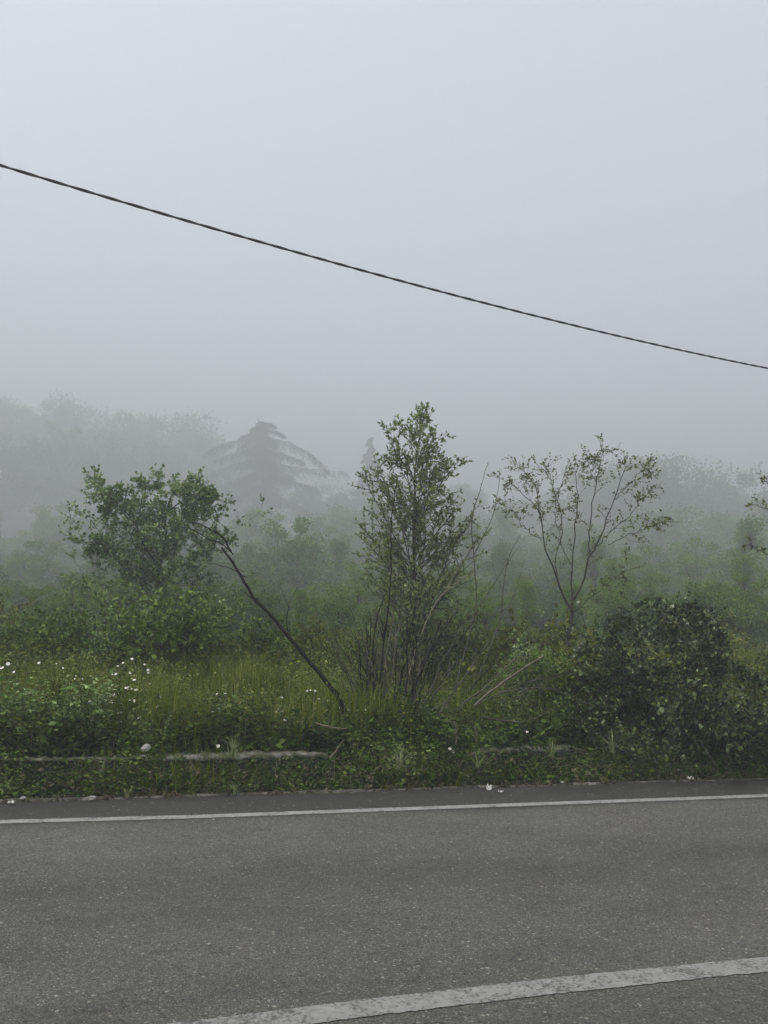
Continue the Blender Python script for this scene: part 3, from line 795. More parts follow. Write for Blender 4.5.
# fallen and leaning dead branches
DB = [
    ('thick pale dry branch rising to the right of the cut stump, thickest of the fan', [(474, 706), (490, 692), (512, 676), (530, 664), (545, 655)], 8.3, 'pale_bark', .013, ()),
    ('thin pale dry branch just above the thick one at the right of the stump', [(462, 704), (484, 688), (505, 668), (522, 652)], 8.5, 'pale_bark', .008, ()),
    ('steep grey dry branch left of the thick pale one', [(440, 712), (455, 690), (470, 670), (484, 648), (500, 625)], 8.4, 'grey_bark', .008, (([(470, 670), (476, 655), (474, 640)], .004),)),
    ('short pale branch leaning low beside the cut stump', [(432, 722), (440, 712), (446, 706), (444, 708 - 6)], 8.2, 'pale_bark', .008, ()),
    ('long thin arching cane bent over from the stump side towards the bramble bush', [(478, 704), (505, 692), (535, 688), (556, 690), (575, 698), (592, 705)], 8.1, 'grey_bark', .006, ()),
    ('low flat dry branch lying left of the bramble bush', [(480, 716), (500, 720), (522, 722), (540, 716), (555, 708)], 8.0, 'grey_bark', .006, ()),
    ('upright forked grey stick in the weeds right of the stump', [(456, 744), (456, 728), (454, 722), (444, 722)], 7.9, 'pale_bark', .008, ()),
    ('short upright bleached stick furthest right in the weeds before the dry branches', [(476, 742), (476, 732), (475, 725)], 7.9, 'pale_bark', .009, ()),
    ('dark thin branch crossing above the fan of dry branches', [(470, 690), (490, 668), (515, 650), (540, 640)], 8.8, 'dark_bark', .006, (([(490, 668), (492, 650), (488, 640)], .003),)),
    ('pale dry stick slanting low in the middle of the bare fan', [(418, 726), (430, 712), (440, 705), (446, 700)], 8.15, 'pale_bark', .007, ()),
    ('slanting pale stick propped on the broken end of the low wall', [(330, 758), (337, 750), (343, 740)], 7.35, 'pale_bark', .010, ()),
    ('horizontal pale broken stick lying below the leaning bare trunk', [(315, 723), (325, 726), (340, 729), (348, 728)], 7.6, 'pale_bark', .010, ()),
    ('slanting dry stick at the road edge under the weeds below the stump', [(366, 781), (374, 771), (382, 764)], 7.15, 'pale_bark', .006, ()),
    ('thin bleached stick slanting in the shade at the foot of the bramble bush', [(705, 748), (711, 758), (715, 764)], 8.0, 'pale_bark', .006, ()),
]
for i, (lab, px, Y, m, ra, side) in enumerate(DB):
    stem_thing('dry_branch', lab, 'branch', px, Y, M[m], 'dry branches round the stump', ra, ra * .5, ground=False, side=side, seed=120 + i, knots=.10)
# many finer dry canes make the fan
RC = np.random.default_rng(77)
for i in range(16):
    x0 = RC.uniform(440, 520); y0 = RC.uniform(690, 722); L = RC.uniform(40, 95); a = RC.uniform(.35, 1.1)
    px = [(x0, y0), (x0 + L * .5 * math.cos(a), y0 - L * .5 * math.sin(a)), (x0 + L * math.cos(a * .8), y0 - L * math.sin(a * .8))]
    stem_thing('dry_cane', 'fine dry cane in the tangled fan between the stump and the bramble bush', 'branch', px, RC.uniform(8.2, 9.2),
               M[('grey_bark', 'pale_bark', 'grey_bark')[i % 3]], 'fine dry canes of the fan', .0042, .0018, ground=False, seed=150 + i, knots=.05)

# ------------------------------------------------------------------ bramble bush
def bramble(name, label, centre, Y, lobes, n, seed, leafm, leaf=.06, ncane=20):
    b = base_at(centre, Y)
    t = thing(name, label, 'bush', b)
    pl = Plant(seed); r = pl.r
    w = np.array([l[2] * l[3] for l in lobes]); w = w / w.sum()
    for i in range(n):
        lx, ly, rx, ry, dyy = lobes[r.choice(len(lobes), p=w)]
        d = unit(r.normal(size=3)); k = r.uniform(.62, 1.0) ** .5 * (1 + .10 * math.sin(d[0] * 9 + lx) * math.sin(d[2] * 8 + ly))
        if r.uniform() < .12: k *= r.uniform(1.0, 1.14)
        sc = Y / F
        c = at(lx, ly, Y + dyy) - b
        p = c + np.array([d[0] * rx * sc, d[1] * rx * sc * .8, d[2] * ry * sc]) * k
        if p[2] < .03: continue
        if math.sin(p[0] * 7 + 1) * math.sin(p[1] * 6) + math.sin(p[2] * 8 + p[0] * 3) > .75 and k > .7: continue
        # trifoliate leaf group on a stalk
        ax = unit(d + r.normal(size=3) * .5 + [0, -.2, .1])
        for q in range(3):
            pl.leaf(p, unit(ax + r.normal(size=3) * .55), leaf * r.uniform(.45, 1.25))
    for i in range(ncane):
        lx, ly, rx, ry, dyy = lobes[r.integers(len(lobes))]; a = r.uniform(0, 6.28); sc = Y / F
        c = at(lx, ly, Y + dyy) - b + np.array([math.cos(a) * rx * sc * .8, math.sin(a) * rx * sc * .5, ry * sc * r.uniform(.2, .9)])
        pl.twig(c, [math.cos(a), math.sin(a) * .6, r.uniform(.2, 1.4)], r.uniform(.2, .45), .003, leaf * .8, 12, .18, -.06, k=8)
    for i in range(ncane):
        lx, ly, rx, ry, dyy = lobes[r.integers(len(lobes))]
        c = at(lx, ly, Y + dyy) - b; sc = Y / F
        a = r.uniform(0, 6.28); e = c + np.array([math.cos(a) * rx * sc * .95, math.sin(a) * rx * sc * .6, ry * sc * r.uniform(-.2, .9)])
        s0 = np.array([c[0] * .5 + r.normal() * .2, c[1] * .5 + r.normal() * .1, 0])
        pl.limb([s0, (s0 + e) / 2 + [0, 0, .35], e, e + [math.cos(a) * .12, 0, -.12]], .006, .0025, 14, .01)
    obj('canes', pl.wood('canes', M['dark_bark']), t); obj('foliage', pl.foliage('foliage', leafm, W=.8, up=.9), t)
bramble('bramble_bush', 'big dark glossy leaved bramble bush by the road at right', 668, 8.6,
        [(662, 655, 64, 58, .25), (622, 680, 44, 62, .1), (690, 700, 60, 60, 0), (740, 715, 56, 48, .15), (625, 735, 46, 45, -.15), (680, 745, 64, 40, -.3), (750, 750, 50, 36, -.1), (610, 690, 34, 34, .3),
         (815, 722, 55, 50, .4), (690, 640, 34, 40, .3)], 11500, 201, M['bramble_leaf'], .052, 40)
stem_thing('arching_cane', 'long bramble cane arching out over the right side of the bush', 'branch',
           [(686, 640), (700, 622), (716, 626), (728, 645), (735, 668), (738, 690)], 8.7, M['dark_bark'], r0=.005, r1=.002, leaves=14, leafm=M['shrub_leaf'], ground=False, seed=210)
bramble('low_shrub', 'small dark shrub low at the left foot of the bramble bush', 560, 8.5, [(556, 722, 30, 26, 0), (585, 735, 26, 26, 0)], 900, 202, M['weed_leaf'], .045, 8)

def right_edge_tree():
    Y = 8.8; b = base_at(842, Y)
    t = thing('edge_tree', 'thin tree at the right edge whose sparse twigs reach into the photo', 'tree', b)
    pl = Plant(64)
    for pts, r0, r1 in (([(842, 670), (836, 600), (826, 540), (812, 480), (800, 430)], .03, .006), ([(828, 550), (800, 535), (772, 512), (752, 504)], .010, .003),
                        ([(822, 520), (800, 510), (778, 492), (764, 480)], .009, .003), ([(834, 590), (800, 570), (770, 556), (748, 545)], .009, .003),
                        ([(826, 540), (850, 500), (870, 460)], .01, .003)):
        L = pl.limb(off(pts, Y, b), r0, r1, 16, .008)
        for k in range(5, 16):
            pl.twig(L[k], pl.turn(L[k] - L[k - 1], .7), pl.r.uniform(.06, .18), .003, .045, 2, sub=1, tuft=1)
    obj('trunk', pl.wood('trunk', M['bark']), t); obj('crown', pl.foliage('crown', M['sparse_leaf']), t)
right_edge_tree()

# ------------------------------------------------------------------ pale grass tufts, litter, stones
def tuft(px, py, Y, h, n, label, seed):
    p = at(px, py, Y); r = np.random.default_rng(seed)
    P = r.normal(size=(n, 3)) * [.012, .012, 0]
    az = r.uniform(0, 6.28, n)
    me = blades_mesh('grass_tuft', P, h * r.uniform(.6, 1.1, n), r.uniform(.15, .8, n) * h, az, r.uniform(.006, .012, n), M['pale_blade'], r)
    tag(obj('grass_tuft', me, None, p), label, 'grass tuft', 'pale grass tufts')
tuft(233, 757, 7.12, .20, 22, 'pale grass tuft growing over the bare wall top', 301)
tuft(552, 757, 7.75, .17, 16, 'pale yellow green tuft left of the bramble bush, above the short wall', 302)
tuft(612, 752, 7.8, .24, 24, 'drooping pale tuft at the left foot of the bramble bush', 303)
tuft(235, 795, 6.95, .13, 12, 'small bleached tuft at the kerb below the wall top tuft', 304)
tuft(128, 798, 6.75, .10, 16, 'withered pale tuft spreading over the kerb at left', 305)
tuft(400, 770, 7.35, .24, 26, 'fresh pale tuft in the weeds below the cut stump', 306)
tuft(100, 775, 6.9, .16, 14, 'arching pale tuft in the weeds under the wall at left', 307)
tuft(478, 768, 7.55, .16, 12, 'curled pale blades right of the dead leaf at the kerb', 308)

def pebble(name, label, cat, px, py, size, mat, seed, zscale=.6, group=None, lift=0., Y=None):
    if Y is None:
        d = ray(px, py); s_ = -(CAMZ - lift) / d[2]; p = d * s_ + [0, 0, CAMZ]
    else: p = at(px, py, Y)
    r = np.random.default_rng(seed)
    import bmesh
    bm = bmesh.new(); bmesh.ops.create_icosphere(bm, subdivisions=2, radius=1)
    ph = r.uniform(0, 6, 3)
    for v in bm.verts:
        k = 1 + .22 * math.sin(v.co.x * 3 + ph[0]) + .18 * math.sin(v.co.y * 4 + ph[1]) + .15 * math.sin(v.co.z * 5 + ph[2]) + r.normal() * .06
        v.co = Vector((v.co.x * size[0] * k, v.co.y * size[1] * k, v.co.z * size[2] * k))
    me = bpy.data.meshes.new(name); bm.to_mesh(me); bm.free(); me.materials.append(mat)
    o = obj(name, me, None, p + [0, 0, size[2] * .5]); o.rotation_euler[2] = r.uniform(0, 3)
    return tag(o, label, cat, group)

def crumple(name, label, px, py, w, h, mat, seed, lift=0., Y=None, stand=.5):
    """crumpled sheet of litter with some thickness"""
    if Y is None:
        d = ray(px, py); s_ = -(CAMZ - lift) / d[2]; p = d * s_ + [0, 0, CAMZ]
    else: p = at(px, py, Y)
    r = np.random.default_rng(seed); n = 9; V = []
    for sgn in (0, 1):
        for j in range(n):
            for i in range(n):
                u, v = i / (n - 1) - .5, j / (n - 1) - .5
                hh = h * (v + .5) * stand + .012 * w / .06 * math.sin(u * 9 + seed) * math.cos(v * 8) + r.normal() * .002 * w / .06
                V.append((u * w * (1 - .3 * abs(v)), v * h * (1 - stand * .6) + .01 * math.sin(u * 12), max(.001, hh) + .0025 * sgn))
    FI = []
    for sgn in (0, 1):
        o_ = sgn * n * n
        for j in range(n - 1):
            for i in range(n - 1):
                q = [o_ + j * n + i, o_ + j * n + i + 1, o_ + (j + 1) * n + i + 1, o_ + (j + 1) * n + i]
                FI += q if sgn else q[::-1]
    bd = [(0, i) for i in range(n)] + [(j, n - 1) for j in range(1, n)] + [(n - 1, i) for i in range(n - 2, -1, -1)] + [(j, 0) for j in range(n - 2, 0, -1)]
    for a in range(len(bd)):
        j1, i1 = bd[a]; j2, i2 = bd[(a + 1) % len(bd)]
        FI += [j1 * n + i1, j2 * n + i2, n * n + j2 * n + i2, n * n + j1 * n + i1]
    o = obj(name, mesh_np(name, np.array(V), 4, FI, mat), None, p); o.rotation_euler[2] = r.uniform(-.5, .5)
    return tag(o, label, 'litter')

crumple('paper_scrap', 'crumpled white scrap standing at the kerb below the dry branches', 489, 790, .05, .045, M['paper'], 1, 0, None, .9)
crumple('paper_scrap', 'small flat white scrap lying on the asphalt right of the crumpled one', 501, 792, .05, .03, M['paper'], 2, 0, None, .1)
crumple('paper_scrap', 'white scrap by the kerb under the bramble bush', 690, 779, .07, .04, M['paper'], 3, .02, None, .4)
crumple('paper_scrap', 'pale scrap on the ground at the far left of the kerb', 11, 803, .06, .03, M['paper'], 4, .01, None, .2)
pebble('stone', 'pale rough stone perched on the wall top at left, below the daisies', 'stone', 146, 750, (.05, .035, .035), M['stone'], 5, Y=6.98)
pebble('stone', 'small pale stone against the kerb at left, right of the scrap', 'stone', 23, 799, (.022, .018, .014), M['stone'], 6, lift=.02)
pebble('stone', 'pale stone beside the withered tuft at the kerb', 'stone', 93, 799, (.028, .018, .016), M['stone'], 7, lift=.02)
pebble('stone', 'little pale stone at the kerb left of the bramble bush', 'stone', 562, 783, (.016, .014, .012), M['stone'], 8, lift=.02)
crumple('dead_leaf', 'large pale dead leaf curled in the weeds left of the crumpled white scrap', 455, 777, .10, .05, M['cut_wood'], 9, .04, None, .3)

# ------------------------------------------------------------------ shrubs and trees behind
def shrub_proto(seed, W, H, nst, leaf, leafm, barkm, density=1.0):
    pl = Plant(seed); r = pl.r
    for i in range(nst):
        a = r.uniform(0, 6.28); ln = r.uniform(.05, 1) ** .7 * W; h = H * math.sqrt(max(.08, 1 - (ln / W) ** 2 * .75)) * r.uniform(.75, 1.05)
        e = np.array([math.cos(a) * ln, math.sin(a) * ln, h])
        L = pl.limb([(r.normal() * .08, r.normal() * .08, -.05), e * [.35, .35, .55], e], .014, .004, 12, .02)
        for k in range(2, 12):
            for _ in range(2):
                pl.twig(L[k], pl.turn(L[k] - L[k - 1], r.uniform(.5, 1.2)), r.uniform(.2, .5), .004, leaf, int(5 * density), .2, .08, sub=3, subL=.6, tuft=2)
    return (pl.wood('stems', barkm, 5), pl.foliage('foliage', leafm, W=.75))

def tree_proto(seed, H, W, nclump, leaf, nleaf, leafm, shape='round', base=.25):
    """far tree: forked trunk, limbs to leaf clumps in an uneven crown"""
    pl = Plant(seed); r = pl.r
    pl.limb([(0, 0, -.2), (r.normal() * .1, 0, H * .35), (r.normal() * .2, r.normal() * .2, H * .75)], H * .022, H * .008, 10, .02)
    for i in range(nclump):
        d = unit(r.normal(size=3)); k = r.uniform(.1, 1.0) ** .5 * (1 + .16 * math.sin(3 * math.atan2(d[1], d[0]) + seed))
        if shape == 'round': c = np.array([d[0] * W * k, d[1] * W * k, H * (base + (1 - base) * .5) + d[2] * H * (1 - base) * .46 * k])
        elif shape == 'umbrella': c = np.array([d[0] * W * k, d[1] * W * k, H * .82 + abs(d[2]) * H * .15 * k - .05 * H * (d[0] ** 2 + d[1] ** 2)])
        else:
            f = r.uniform(0, 1); c = np.array([d[0] * W * k * (1 - f * .8), d[1] * W * k * (1 - f * .8), H * (base + (1 - base) * f)])
        s0 = np.array([0, 0, min(c[2] * .7, H * .6)])
        pl.limb([s0, (s0 + c) / 2 + [0, 0, -.05 * H], c], H * .006, H * .0015, 6, .02)
        cr = W * r.uniform(.14, .36)
        n = nleaf // nclump
        q = unit(r.normal(size=(n, 3))) * (r.uniform(.1, 1, (n, 1)) ** .5) * cr * [1, 1, .68] * (1 + .25 * r.normal(size=(n, 1)).clip(-1, 1))
        for v in q: pl.leaf(c + v, v + [0, 0, .2 * cr] + r.normal(size=3) * .4 * cr, leaf * r.uniform(.6, 1.3))
    return (pl.wood('trunk', M['bark'], 5), pl.foliage('crown', leafm, W=.85))

def place(protos, kind, label, cat, px, Y, top=None, scale=None, H0=1., rot=None, group=None, names=('trunk', 'crown')):
    """stand a copy of a prototype at photo column px and depth Y, its top at photo row `top`"""
    b = base_at(px, Y)
    if top is not None:
        scale = (at(px, top, Y)[2] - b[2]) / H0
    o = thing(kind, label, cat, b, group)
    for nm, me in zip(names, protos): obj(nm, me, o)
    o.scale = (scale, scale, scale); o.rotation_euler[2] = random.uniform(0, 6.28) if rot is None else rot
    return o

SH = [shrub_proto(401, .75, 1.5, 11, .075, M['shrub_leaf'], M['bark']), shrub_proto(402, .9, 1.3, 12, .065, M['olive_leaf'], M['bark'], .8),
      shrub_proto(403, .6, 1.7, 9, .07, M['left_leaf'], M['bark'], .8)]
SHH = (1.6, 1.4, 1.8)
rows = [  # px, Y, top row, proto, label
    (20, 10.5, 618, 0, 'dark shrub at the left edge of the thicket'),
    (62, 10.0, 612, 0, 'dark rounded shrub left of the broad forked tree'),
    (112, 9.8, 600, 2, 'leafy shrub under the left half of the broad forked tree'),
    (172, 9.7, 596, 0, 'dark shrub under the right half of the broad forked tree'),
    (206, 10.2, 612, 2, 'green shrub just left of the leaning bare trunk'),
    (258, 10.6, 622, 0, 'shrub right behind the middle of the leaning bare trunk'),
    (312, 10.8, 628, 1, 'olive shrub between the leaning trunk and the cut stump'),
    (352, 11.6, 640, 0, 'dark shrub behind the left side of the cut stump'),
    (396, 12.2, 634, 1, 'low shrub under the crown of the pointed tree'),
    (446, 11.6, 622, 0, 'dark shrub under the right of the pointed tree'),
    (496, 11.2, 626, 1, 'olive shrub behind the fan of dry branches'),
    (540, 11.4, 622, 1, 'olive shrub left of the open thin tree trunk'),
    (604, 10.8, 628, 2, 'light green shrub right of the open thin tree trunk'),
    (752, 10.6, 655, 1, 'olive shrub behind the right end of the bramble bush'),
    (700, 12.0, 622, 1, 'low shrub behind the bramble bush'),
    (-20, 11.5, 600, 1, 'shrub just outside the left edge'),
]
rows += [(584, 9.4, 640, 1, 'small olive bush hiding the foot of the open thin tree'), (552, 9.3, 655, 0, 'small green bush in front of the open thin tree, left of its foot'), (528, 9.9, 640, 2, 'little light green bush between the dry branches and the open tree')]
for px, Y, top, k, lab in rows:
    place(SH[k], 'shrub', lab, 'shrub', px, Y, top, H0=SHH[k], group='shrubs of the thicket', names=('stems', 'foliage'))

TP = [tree_proto(501, 6, 2.4, 84, .11, 20000, M['far_leaf'], base=.06), tree_proto(502, 6, 2.0, 70, .10, 17000, M['fresh_leaf'], base=.05),
      tree_proto(503, 6, 2.8, 96, .12, 21000, M['far_leaf'], base=.03), tree_proto(504, 6, 1.7, 64, .10, 9000, M['fresh_leaf'], 'cone', .03)]
RH = np.random.default_rng(8)
for Y, t0, t1, st_ in ((21, 604, 572, 46), (31, 588, 556, 44), (46, 572, 540, 42), (74, 552, 522, 44), (100, 530, 500, 44)):
    px = -60
    while px < 835:
        place(TP[int(RH.integers(4))], 'hazy_bush', 'hazy bush in the unbroken green mass that closes the view behind the thicket', 'bush', px, Y * RH.uniform(.92, 1.08),
              RH.uniform(t1, t0), H0=6.0, group='hazy green mass of bushes')
        px += st_ * RH.uniform(.75, 1.25)
hazy_rows = [
    (290, 45.6, 520, 1, 'pale green bushy tree rising behind the leaning trunk'),
    (244, 48.7, 545, 3, 'hazy bush behind the left part of the leaning trunk'),
    (335, 50.4, 540, 3, 'hazy bush in the gap left of the pointed tree'),
    (90, 45.6, 545, 3, 'hazy bush behind the left side of the broad forked tree'),
    (30, 48.7, 540, 1, 'hazy green bush near the left edge behind the thicket'),
    (500, 48.7, 545, 3, 'hazy bush between the pointed tree and the open tree'),
    (545, 52.1, 560, 1, 'hazy bush behind the left stems of the open tree'),
    (640, 48.7, 545, 1, 'hazy bush behind the right stems of the open tree'),
    (700, 47.3, 540, 1, 'hazy young tree above the bramble bush'),
    (752, 45.6, 522, 3, 'hazy bush near the right edge above the bramble bush'),
]
for px, Y, top, k, lab in hazy_rows:
    place(TP[k], 'hazy_tree', lab, 'tree', px, Y, top, H0=6.0, group='hazy bushy trees behind the thicket')
mid = [
    (-30, 96, 520, 2), (40, 97, 505, 1), (95, 103, 500, 2), (150, 115, 520, 0), (205, 97, 530, 1), (262, 96, 512, 1), (318, 103, 522, 1),
    (352, 124, 498, 0), (420, 115, 520, 2), (478, 116, 515, 2), (520, 103, 535, 1), (575, 115, 520, 0), (630, 103, 530, 1), (672, 97, 522, 3), (720, 97, 520, 1), (770, 96, 522, 2), (830, 97, 510, 0)]
LM = ['hazy tree of the first misty row, by the left edge', 'misty tree of the first row left of the broad forked tree', 'misty wide tree directly behind the left of the broad tree',
      'misty tree hidden behind the crown of the broad forked tree', 'misty tree behind the curved tip of the leaning trunk', 'misty light green tree below the cedar', 'misty light green tree right below the cedar',
      'misty dark tree left behind the pointed tree', 'misty tree directly behind the pointed tree', 'misty tree right behind the pointed tree', 'misty low tree left behind the open tree',
      'misty tree directly behind the open tree', 'misty tree behind the right stems of the open tree', 'misty narrow tree above the bramble bush', 'misty tree above the right half of the bramble bush',
      'misty tree touching the right edge', 'misty tree just past the right edge']
for (px, Y, top, k), lab in zip(mid, LM):
    place(TP[k], 'misty_tree', lab, 'tree', px, Y, top, H0=6.0, group='first misty row of trees')
back = [(-10, 158, 428), (45, 168, 424), (100, 178, 436), (160, 188, 440), (215, 178, 474), (310, 196, 482), (345, 188, 484), (400, 206, 478), (455, 196, 480), (515, 188, 494), (560, 178, 490), (610, 196, 478), (668, 178, 490), (725, 168, 488), (780, 168, 496)]
for i, (px, Y, top) in enumerate(back):
    place(TP[i % 3], 'distant_tree', 'faint tree of the second misty row, %s' %
          ('at its left end', 'left of the broad tree', 'over the left of the broad tree', 'over the right of the broad tree', 'left of the cedar', 'right under the cedar boughs', 'below the small conifer',
           'behind the left of the pointed crown', 'behind the right of the pointed crown', 'left of the open tree', 'behind the open tree, left side', 'behind the open tree, right side',
           'below the pair of rounded crowns', 'below the right rounded crown', 'at its right end')[i], 'tree', px, Y, top, H0=6.0, group='second misty row of trees')
hill = [(-30, 210, 396, 2), (20, 217, 392, 0), (70, 225, 400, 2), (115, 225, 404, 0), (160, 232, 412, 2), (200, 239, 432, 0), (232, 239, 446, 2),
        (640, 160, 452, 0), (662, 162, 450, 2), (715, 153, 468, 2), (752, 160, 480, 0), (600, 172, 470, 2), (800, 153, 486, 0)]
HL = ['left edge', 'left corner', 'left brow', 'middle brow', 'right brow', 'right slope', 'low right slope']
for i, (px, Y, top, k) in enumerate(hill):
    lab = ('barely visible tree on the misty hill, ' + HL[i]) if i < 7 else ('barely visible rounded tree in the mist at right, ' +
          ('left one of the taller pair', 'right one of the taller pair', 'broad one behind the bramble bush', 'low one near the right edge', 'behind the open tree', 'past the right edge')[i - 7])
    place(TP[k], 'hill_tree', lab, 'tree', px, Y, top, H0=6.0, group='trees fading out in the mist')

def cedar(px, Y, top, prof, nb, label, seed, name, droop, plate):
    """prof: (row below the top, half width) in photo pixels, turned into metres at depth Y"""
    b = base_at(px, Y); t = thing(name, label, 'tree', b); pl = Plant(seed); r = pl.r; sc = Y / F
    H = at(px, top, Y)[2] - b[2]
    pl.limb([(0, 0, -.6), (0, 0, H * .5), (.01 * H, 0, H)], .018 * H, .003 * H, 14)
    dz = np.array([p[0] for p in prof]) * sc; hw = np.array([p[1] for p in prof]) * sc
    for i in range(nb):
        z = (i + r.uniform(0, 1)) / nb * dz[-1]; a = i * 2.4 + r.uniform(-.6, .6)
        l = float(np.interp(z, dz, hw)) * r.uniform(.62, 1.12)
        s0 = np.array([0, 0, H - z + l * .10]); dr = droop * r.uniform(.6, 1.3)
        c_, s_ = math.cos(a), math.sin(a)
        P = pl.limb([s0, s0 + [c_ * l * .45, s_ * l * .45, l * .04], s0 + [c_ * l * .8, s_ * l * .8, -dr * l * .35], s0 + [c_ * l, s_ * l, -dr * l]], .10, .03, 14, .03)
        for k in range(2, 14):
            w = l * plate * (.5 + .5 * math.sin(k / 13 * 2.6)) + .08
            nn = 60; q = r.normal(size=(nn, 3)) * [w, w, .16]; q[:, 2] -= np.abs(q[:, 0] * -s_ + q[:, 1] * c_) * .30
            for v in q: pl.leaf(P[k] + v, np.array([c_, s_, -.6]) + r.normal(size=3) * .6, .45 * r.uniform(.5, 1.2))
    obj('trunk', pl.wood('trunk', M['bark']), t); obj('crown', pl.foliage('crown', M['cedar_leaf'], W=.45), t)
def spreading_cedar():
    Y = 168; b = base_at(263, Y)
    t = thing('cedar', 'faint spreading cedar with drooping flat boughs standing in the mist', 'tree', b)
    pl = Plant(611); r = pl.r; sc = Y / F
    H = (at(258, 420, Y) - b)[2]
    pl.limb([np.zeros(3)] + list(off([(264, 520), (263, 470), (262, 440), (258, 418)], Y, b)), .5, .10, 20)
    B = [[(262, 437), (242, 440), (224, 444), (207, 452)], [(266, 439), (286, 442), (306, 451), (325, 466)],
         [(262, 447), (240, 452), (216, 460)], [(266, 450), (286, 455), (304, 462)], [(262, 458), (236, 464), (204, 476)], [(266, 462), (300, 468), (345, 472)],
         [(262, 432), (250, 434), (240, 438)], [(265, 430), (275, 431), (284, 435)], [(262, 470), (236, 480), (208, 494)], [(266, 473), (292, 481), (318, 488)],
         [(263, 425), (256, 427), (251, 430)], [(264, 423), (270, 424), (275, 427)], [(262, 484), (236, 496), (212, 510)], [(264, 490), (290, 502), (318, 514)], [(262, 500), (236, 512), (214, 526)]]
    for bi, px in enumerate(B):
        P0 = off(px, Y, b); bl = min(1.0, max(.22, np.linalg.norm(P0[-1] - P0[0]) / 12.5))
        for c in range(3):
            a = 0 if c == 0 else r.uniform(.9, 2.2) * (1 if c % 2 else -1); k = 1 if c == 0 else r.uniform(.5, .85)
            Q = P0 - P0[0]; Q = Q * k; Q = np.stack([Q[:, 0] * math.cos(a), Q[:, 0] * math.sin(a), Q[:, 2]], 1) + P0[0]
            P = pl.limb(Q, .12, .03, 26, .06)
            for q in range(3, 26):
                e = q / 25; tn = unit(P[q] - P[q - 1]); sd = unit(np.cross(tn, [0, 0, 1.]))
                for sg in (-1, 1):
                    Lb = bl * r.uniform(.4, 1.5) * (.4 + 2.0 * math.sin(min(1, e * 1.1) * 2.7)); dr = r.uniform(.15, .55)
                    end = P[q] + sd * sg * Lb + tn * Lb * .5 + [0, 0, -dr * Lb]
                    pl.limb([P[q], (P[q] + end) / 2 + [0, 0, .06 * Lb], end], .03, .01, 5)
                    n = int(14 + 12 * Lb); f = r.uniform(0, 1, (n, 1)); pos = P[q] * (1 - f) + end * f + r.normal(size=(n, 3)) * [.22, .22, .10]
                    pos[:, 2] -= np.abs(r.normal(size=n)) * bl * r.uniform(.1, 1.1)
                    for m in pos: pl.leaf(m, r.normal(size=3) * .6 + [0, 0, -.6], .36 * r.uniform(.5, 1.3))
    obj('trunk', pl.wood('trunk', M['bark']), t); obj('crown', pl.foliage('crown', M['cedar_leaf'], W=.4), t)
spreading_cedar()
cedar(364, 195, 438, [(0, 1), (12, 5), (30, 11), (60, 18), (90, 22)], 64, 'small faint conifer in the mist left of the pointed tree', 602, 'conifer', .35, .045)

# ------------------------------------------------------------------ overhead cable: strands twisted together
def cable():
    pts = [at(0, 165, 6.6), at(192, 229, 7.6), at(384, 285, 8.9), at(576, 332, 10.3), at(768, 369, 12.0)]
    P = np.array(pts)
    # straight span in plan, sag fitted to the sighted points
    c1 = np.polyfit(P[:, 0], P[:, 1], 1); X = np.linspace(-16, 30, 1400)
    Yl = np.polyval(c1, X)
    zz = []
    for (px, py) in ((0, 164.5), (200, 225.3), (384, 277), (576, 325), (768, 368.5)):
        d = ray(px, py); s_ = c1[1] / (d[1] - c1[0] * d[0]); q = d * s_; zz.append((q[0], q[2] + CAMZ))
    zz = np.array(zz); c2 = np.polyfit(zz[:, 0], zz[:, 1], 2); c2[0] = max(c2[0], 0)
    Z = np.polyval(c2, X)
    segs = []
    C = np.stack([X, Yl, Z], 1); L = np.concatenate([[0], np.cumsum(np.linalg.norm(np.diff(C, axis=0), axis=1))])
    d = unit(np.gradient(C, axis=0)); side = unit(np.cross(d, [0, 0, 1])); up = np.cross(side, d)
    for k in range(2):
        a = L / .5 * 2 * math.pi + k * math.pi
        segs.append((C + (np.cos(a)[:, None] * side + np.sin(a)[:, None] * up) * .0054, np.full(len(C), .0108)))
    o = obj('overhead_cable', tubes_mesh('overhead_cable', segs, M['cable'], 6))
    tag(o, 'black twisted cable slanting across the misty sky', 'cable')
    print('cable fit', c1, c2, np.abs(np.polyval(c2, zz[:, 0]) - zz[:, 1]).max())
cable()

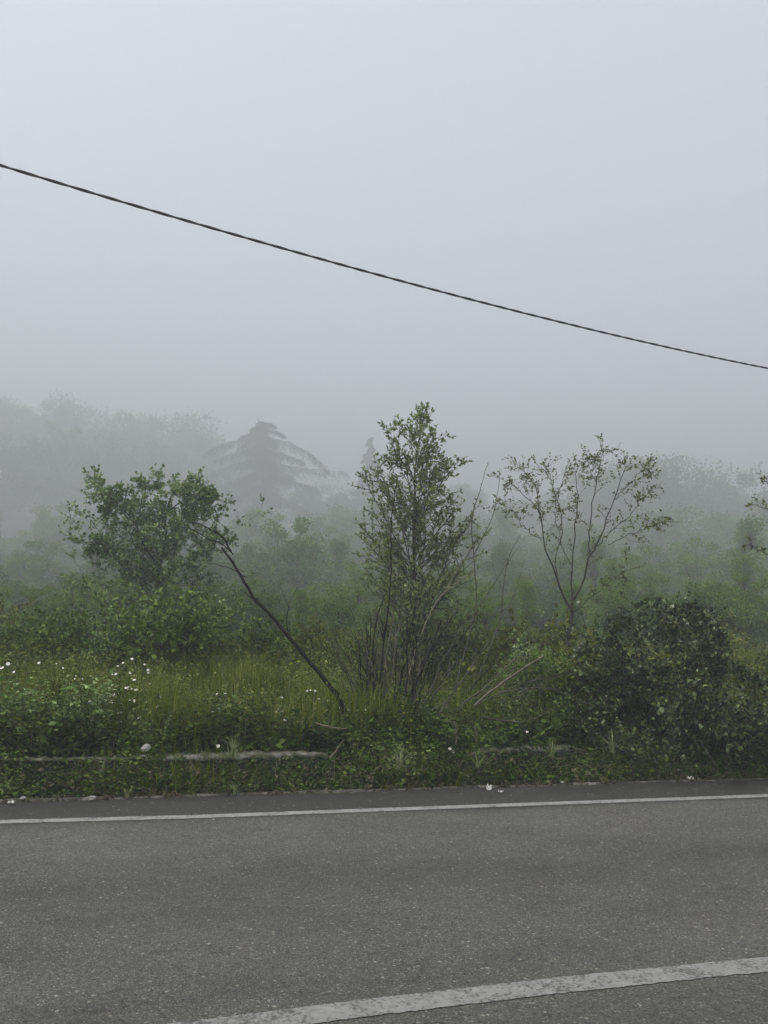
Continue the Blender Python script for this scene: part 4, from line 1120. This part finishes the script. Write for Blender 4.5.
# ------------------------------------------------------------------ air, sky, light
def build_haze(density):
    m, nt, n, l = new_mat('haze')
    out = n.new('ShaderNodeOutputMaterial'); v = n.new('ShaderNodeVolumePrincipled')
    v.inputs['Color'].default_value = (.66, .683, .695, 1); v.inputs['Density'].default_value = density; v.inputs['Anisotropy'].default_value = .35
    l.new(v.outputs[0], out.inputs['Volume'])
    import bmesh
    bm = bmesh.new(); bmesh.ops.create_cube(bm, size=1)
    for q in bm.verts: q.co = Vector((q.co.x * 1300, q.co.y * 1300, -4 if q.co.z < 0 else HAZE_TOP))
    me = bpy.data.meshes.new('haze'); bm.to_mesh(me); bm.free(); me.materials.append(m)
    o = obj('haze', me); o.rotation_euler[2] = TH; o.location = (O0[0], O0[1], 0)
    tag(o, 'pale grey fog filling the air over the road and the trees', 'fog', kind='stuff')
HAZE_TOP = 100.0
build_haze(.0082)

w = bpy.data.worlds.new('World'); scn.world = w; w.use_nodes = True
nt = w.node_tree; nt.nodes.clear()
SE, SR = 62, 215
sky = nt.nodes.new('ShaderNodeTexSky'); sky.sky_type = 'NISHITA'; sky.sun_disc = False
sky.sun_elevation = R(SE); sky.sun_rotation = R(SR); sky.air_density = 1.0; sky.dust_density = 4.0; sky.ozone_density = 1.0
hs = nt.nodes.new('ShaderNodeHueSaturation'); hs.inputs['Saturation'].default_value = .36
bg = nt.nodes.new('ShaderNodeBackground'); bg.inputs['Strength'].default_value = .15
wo = nt.nodes.new('ShaderNodeOutputWorld')
nt.links.new(sky.outputs[0], hs.inputs['Color']); nt.links.new(hs.outputs[0], bg.inputs['Color']); nt.links.new(bg.outputs[0], wo.inputs['Surface'])
sd = bpy.data.lights.new('sun', 'SUN'); sd.energy = 1.5; sd.angle = R(22); sd.color = (1, .97, .93)
so = bpy.data.objects.new('sun', sd); COL.objects.link(so)
az = R(SR)   # sky rotation is clockwise from +Y
dirv = Vector((math.sin(az) * math.cos(R(SE)), math.cos(az) * math.cos(R(SE)), math.sin(R(SE))))
so.rotation_euler = dirv.to_track_quat('Z', 'Y').to_euler()

cd = bpy.data.cameras.new('camera'); cam = bpy.data.objects.new('camera', cd); COL.objects.link(cam)
cd.sensor_fit = 'VERTICAL'; cd.sensor_height = 24; cd.lens = 24 * F / 1024; cd.clip_end = 2000; cd.clip_start = .05
cam.matrix_world = Matrix.Translation((0, 0, CAMZ)) @ Matrix.Rotation(math.pi / 2 + PITCH, 4, 'X') @ Matrix.Rotation(ROLL, 4, 'Z')
scn.camera = cam

scn.view_settings.view_transform = 'Standard'; scn.view_settings.look = 'None'
scn.view_settings.exposure = 1.19; scn.view_settings.gamma = 1.0
cy = scn.cycles
cy.max_bounces = 8; cy.diffuse_bounces = 3; cy.glossy_bounces = 2; cy.transmission_bounces = 3; cy.volume_bounces = 3; cy.transparent_max_bounces = 6
cy.use_denoising = True
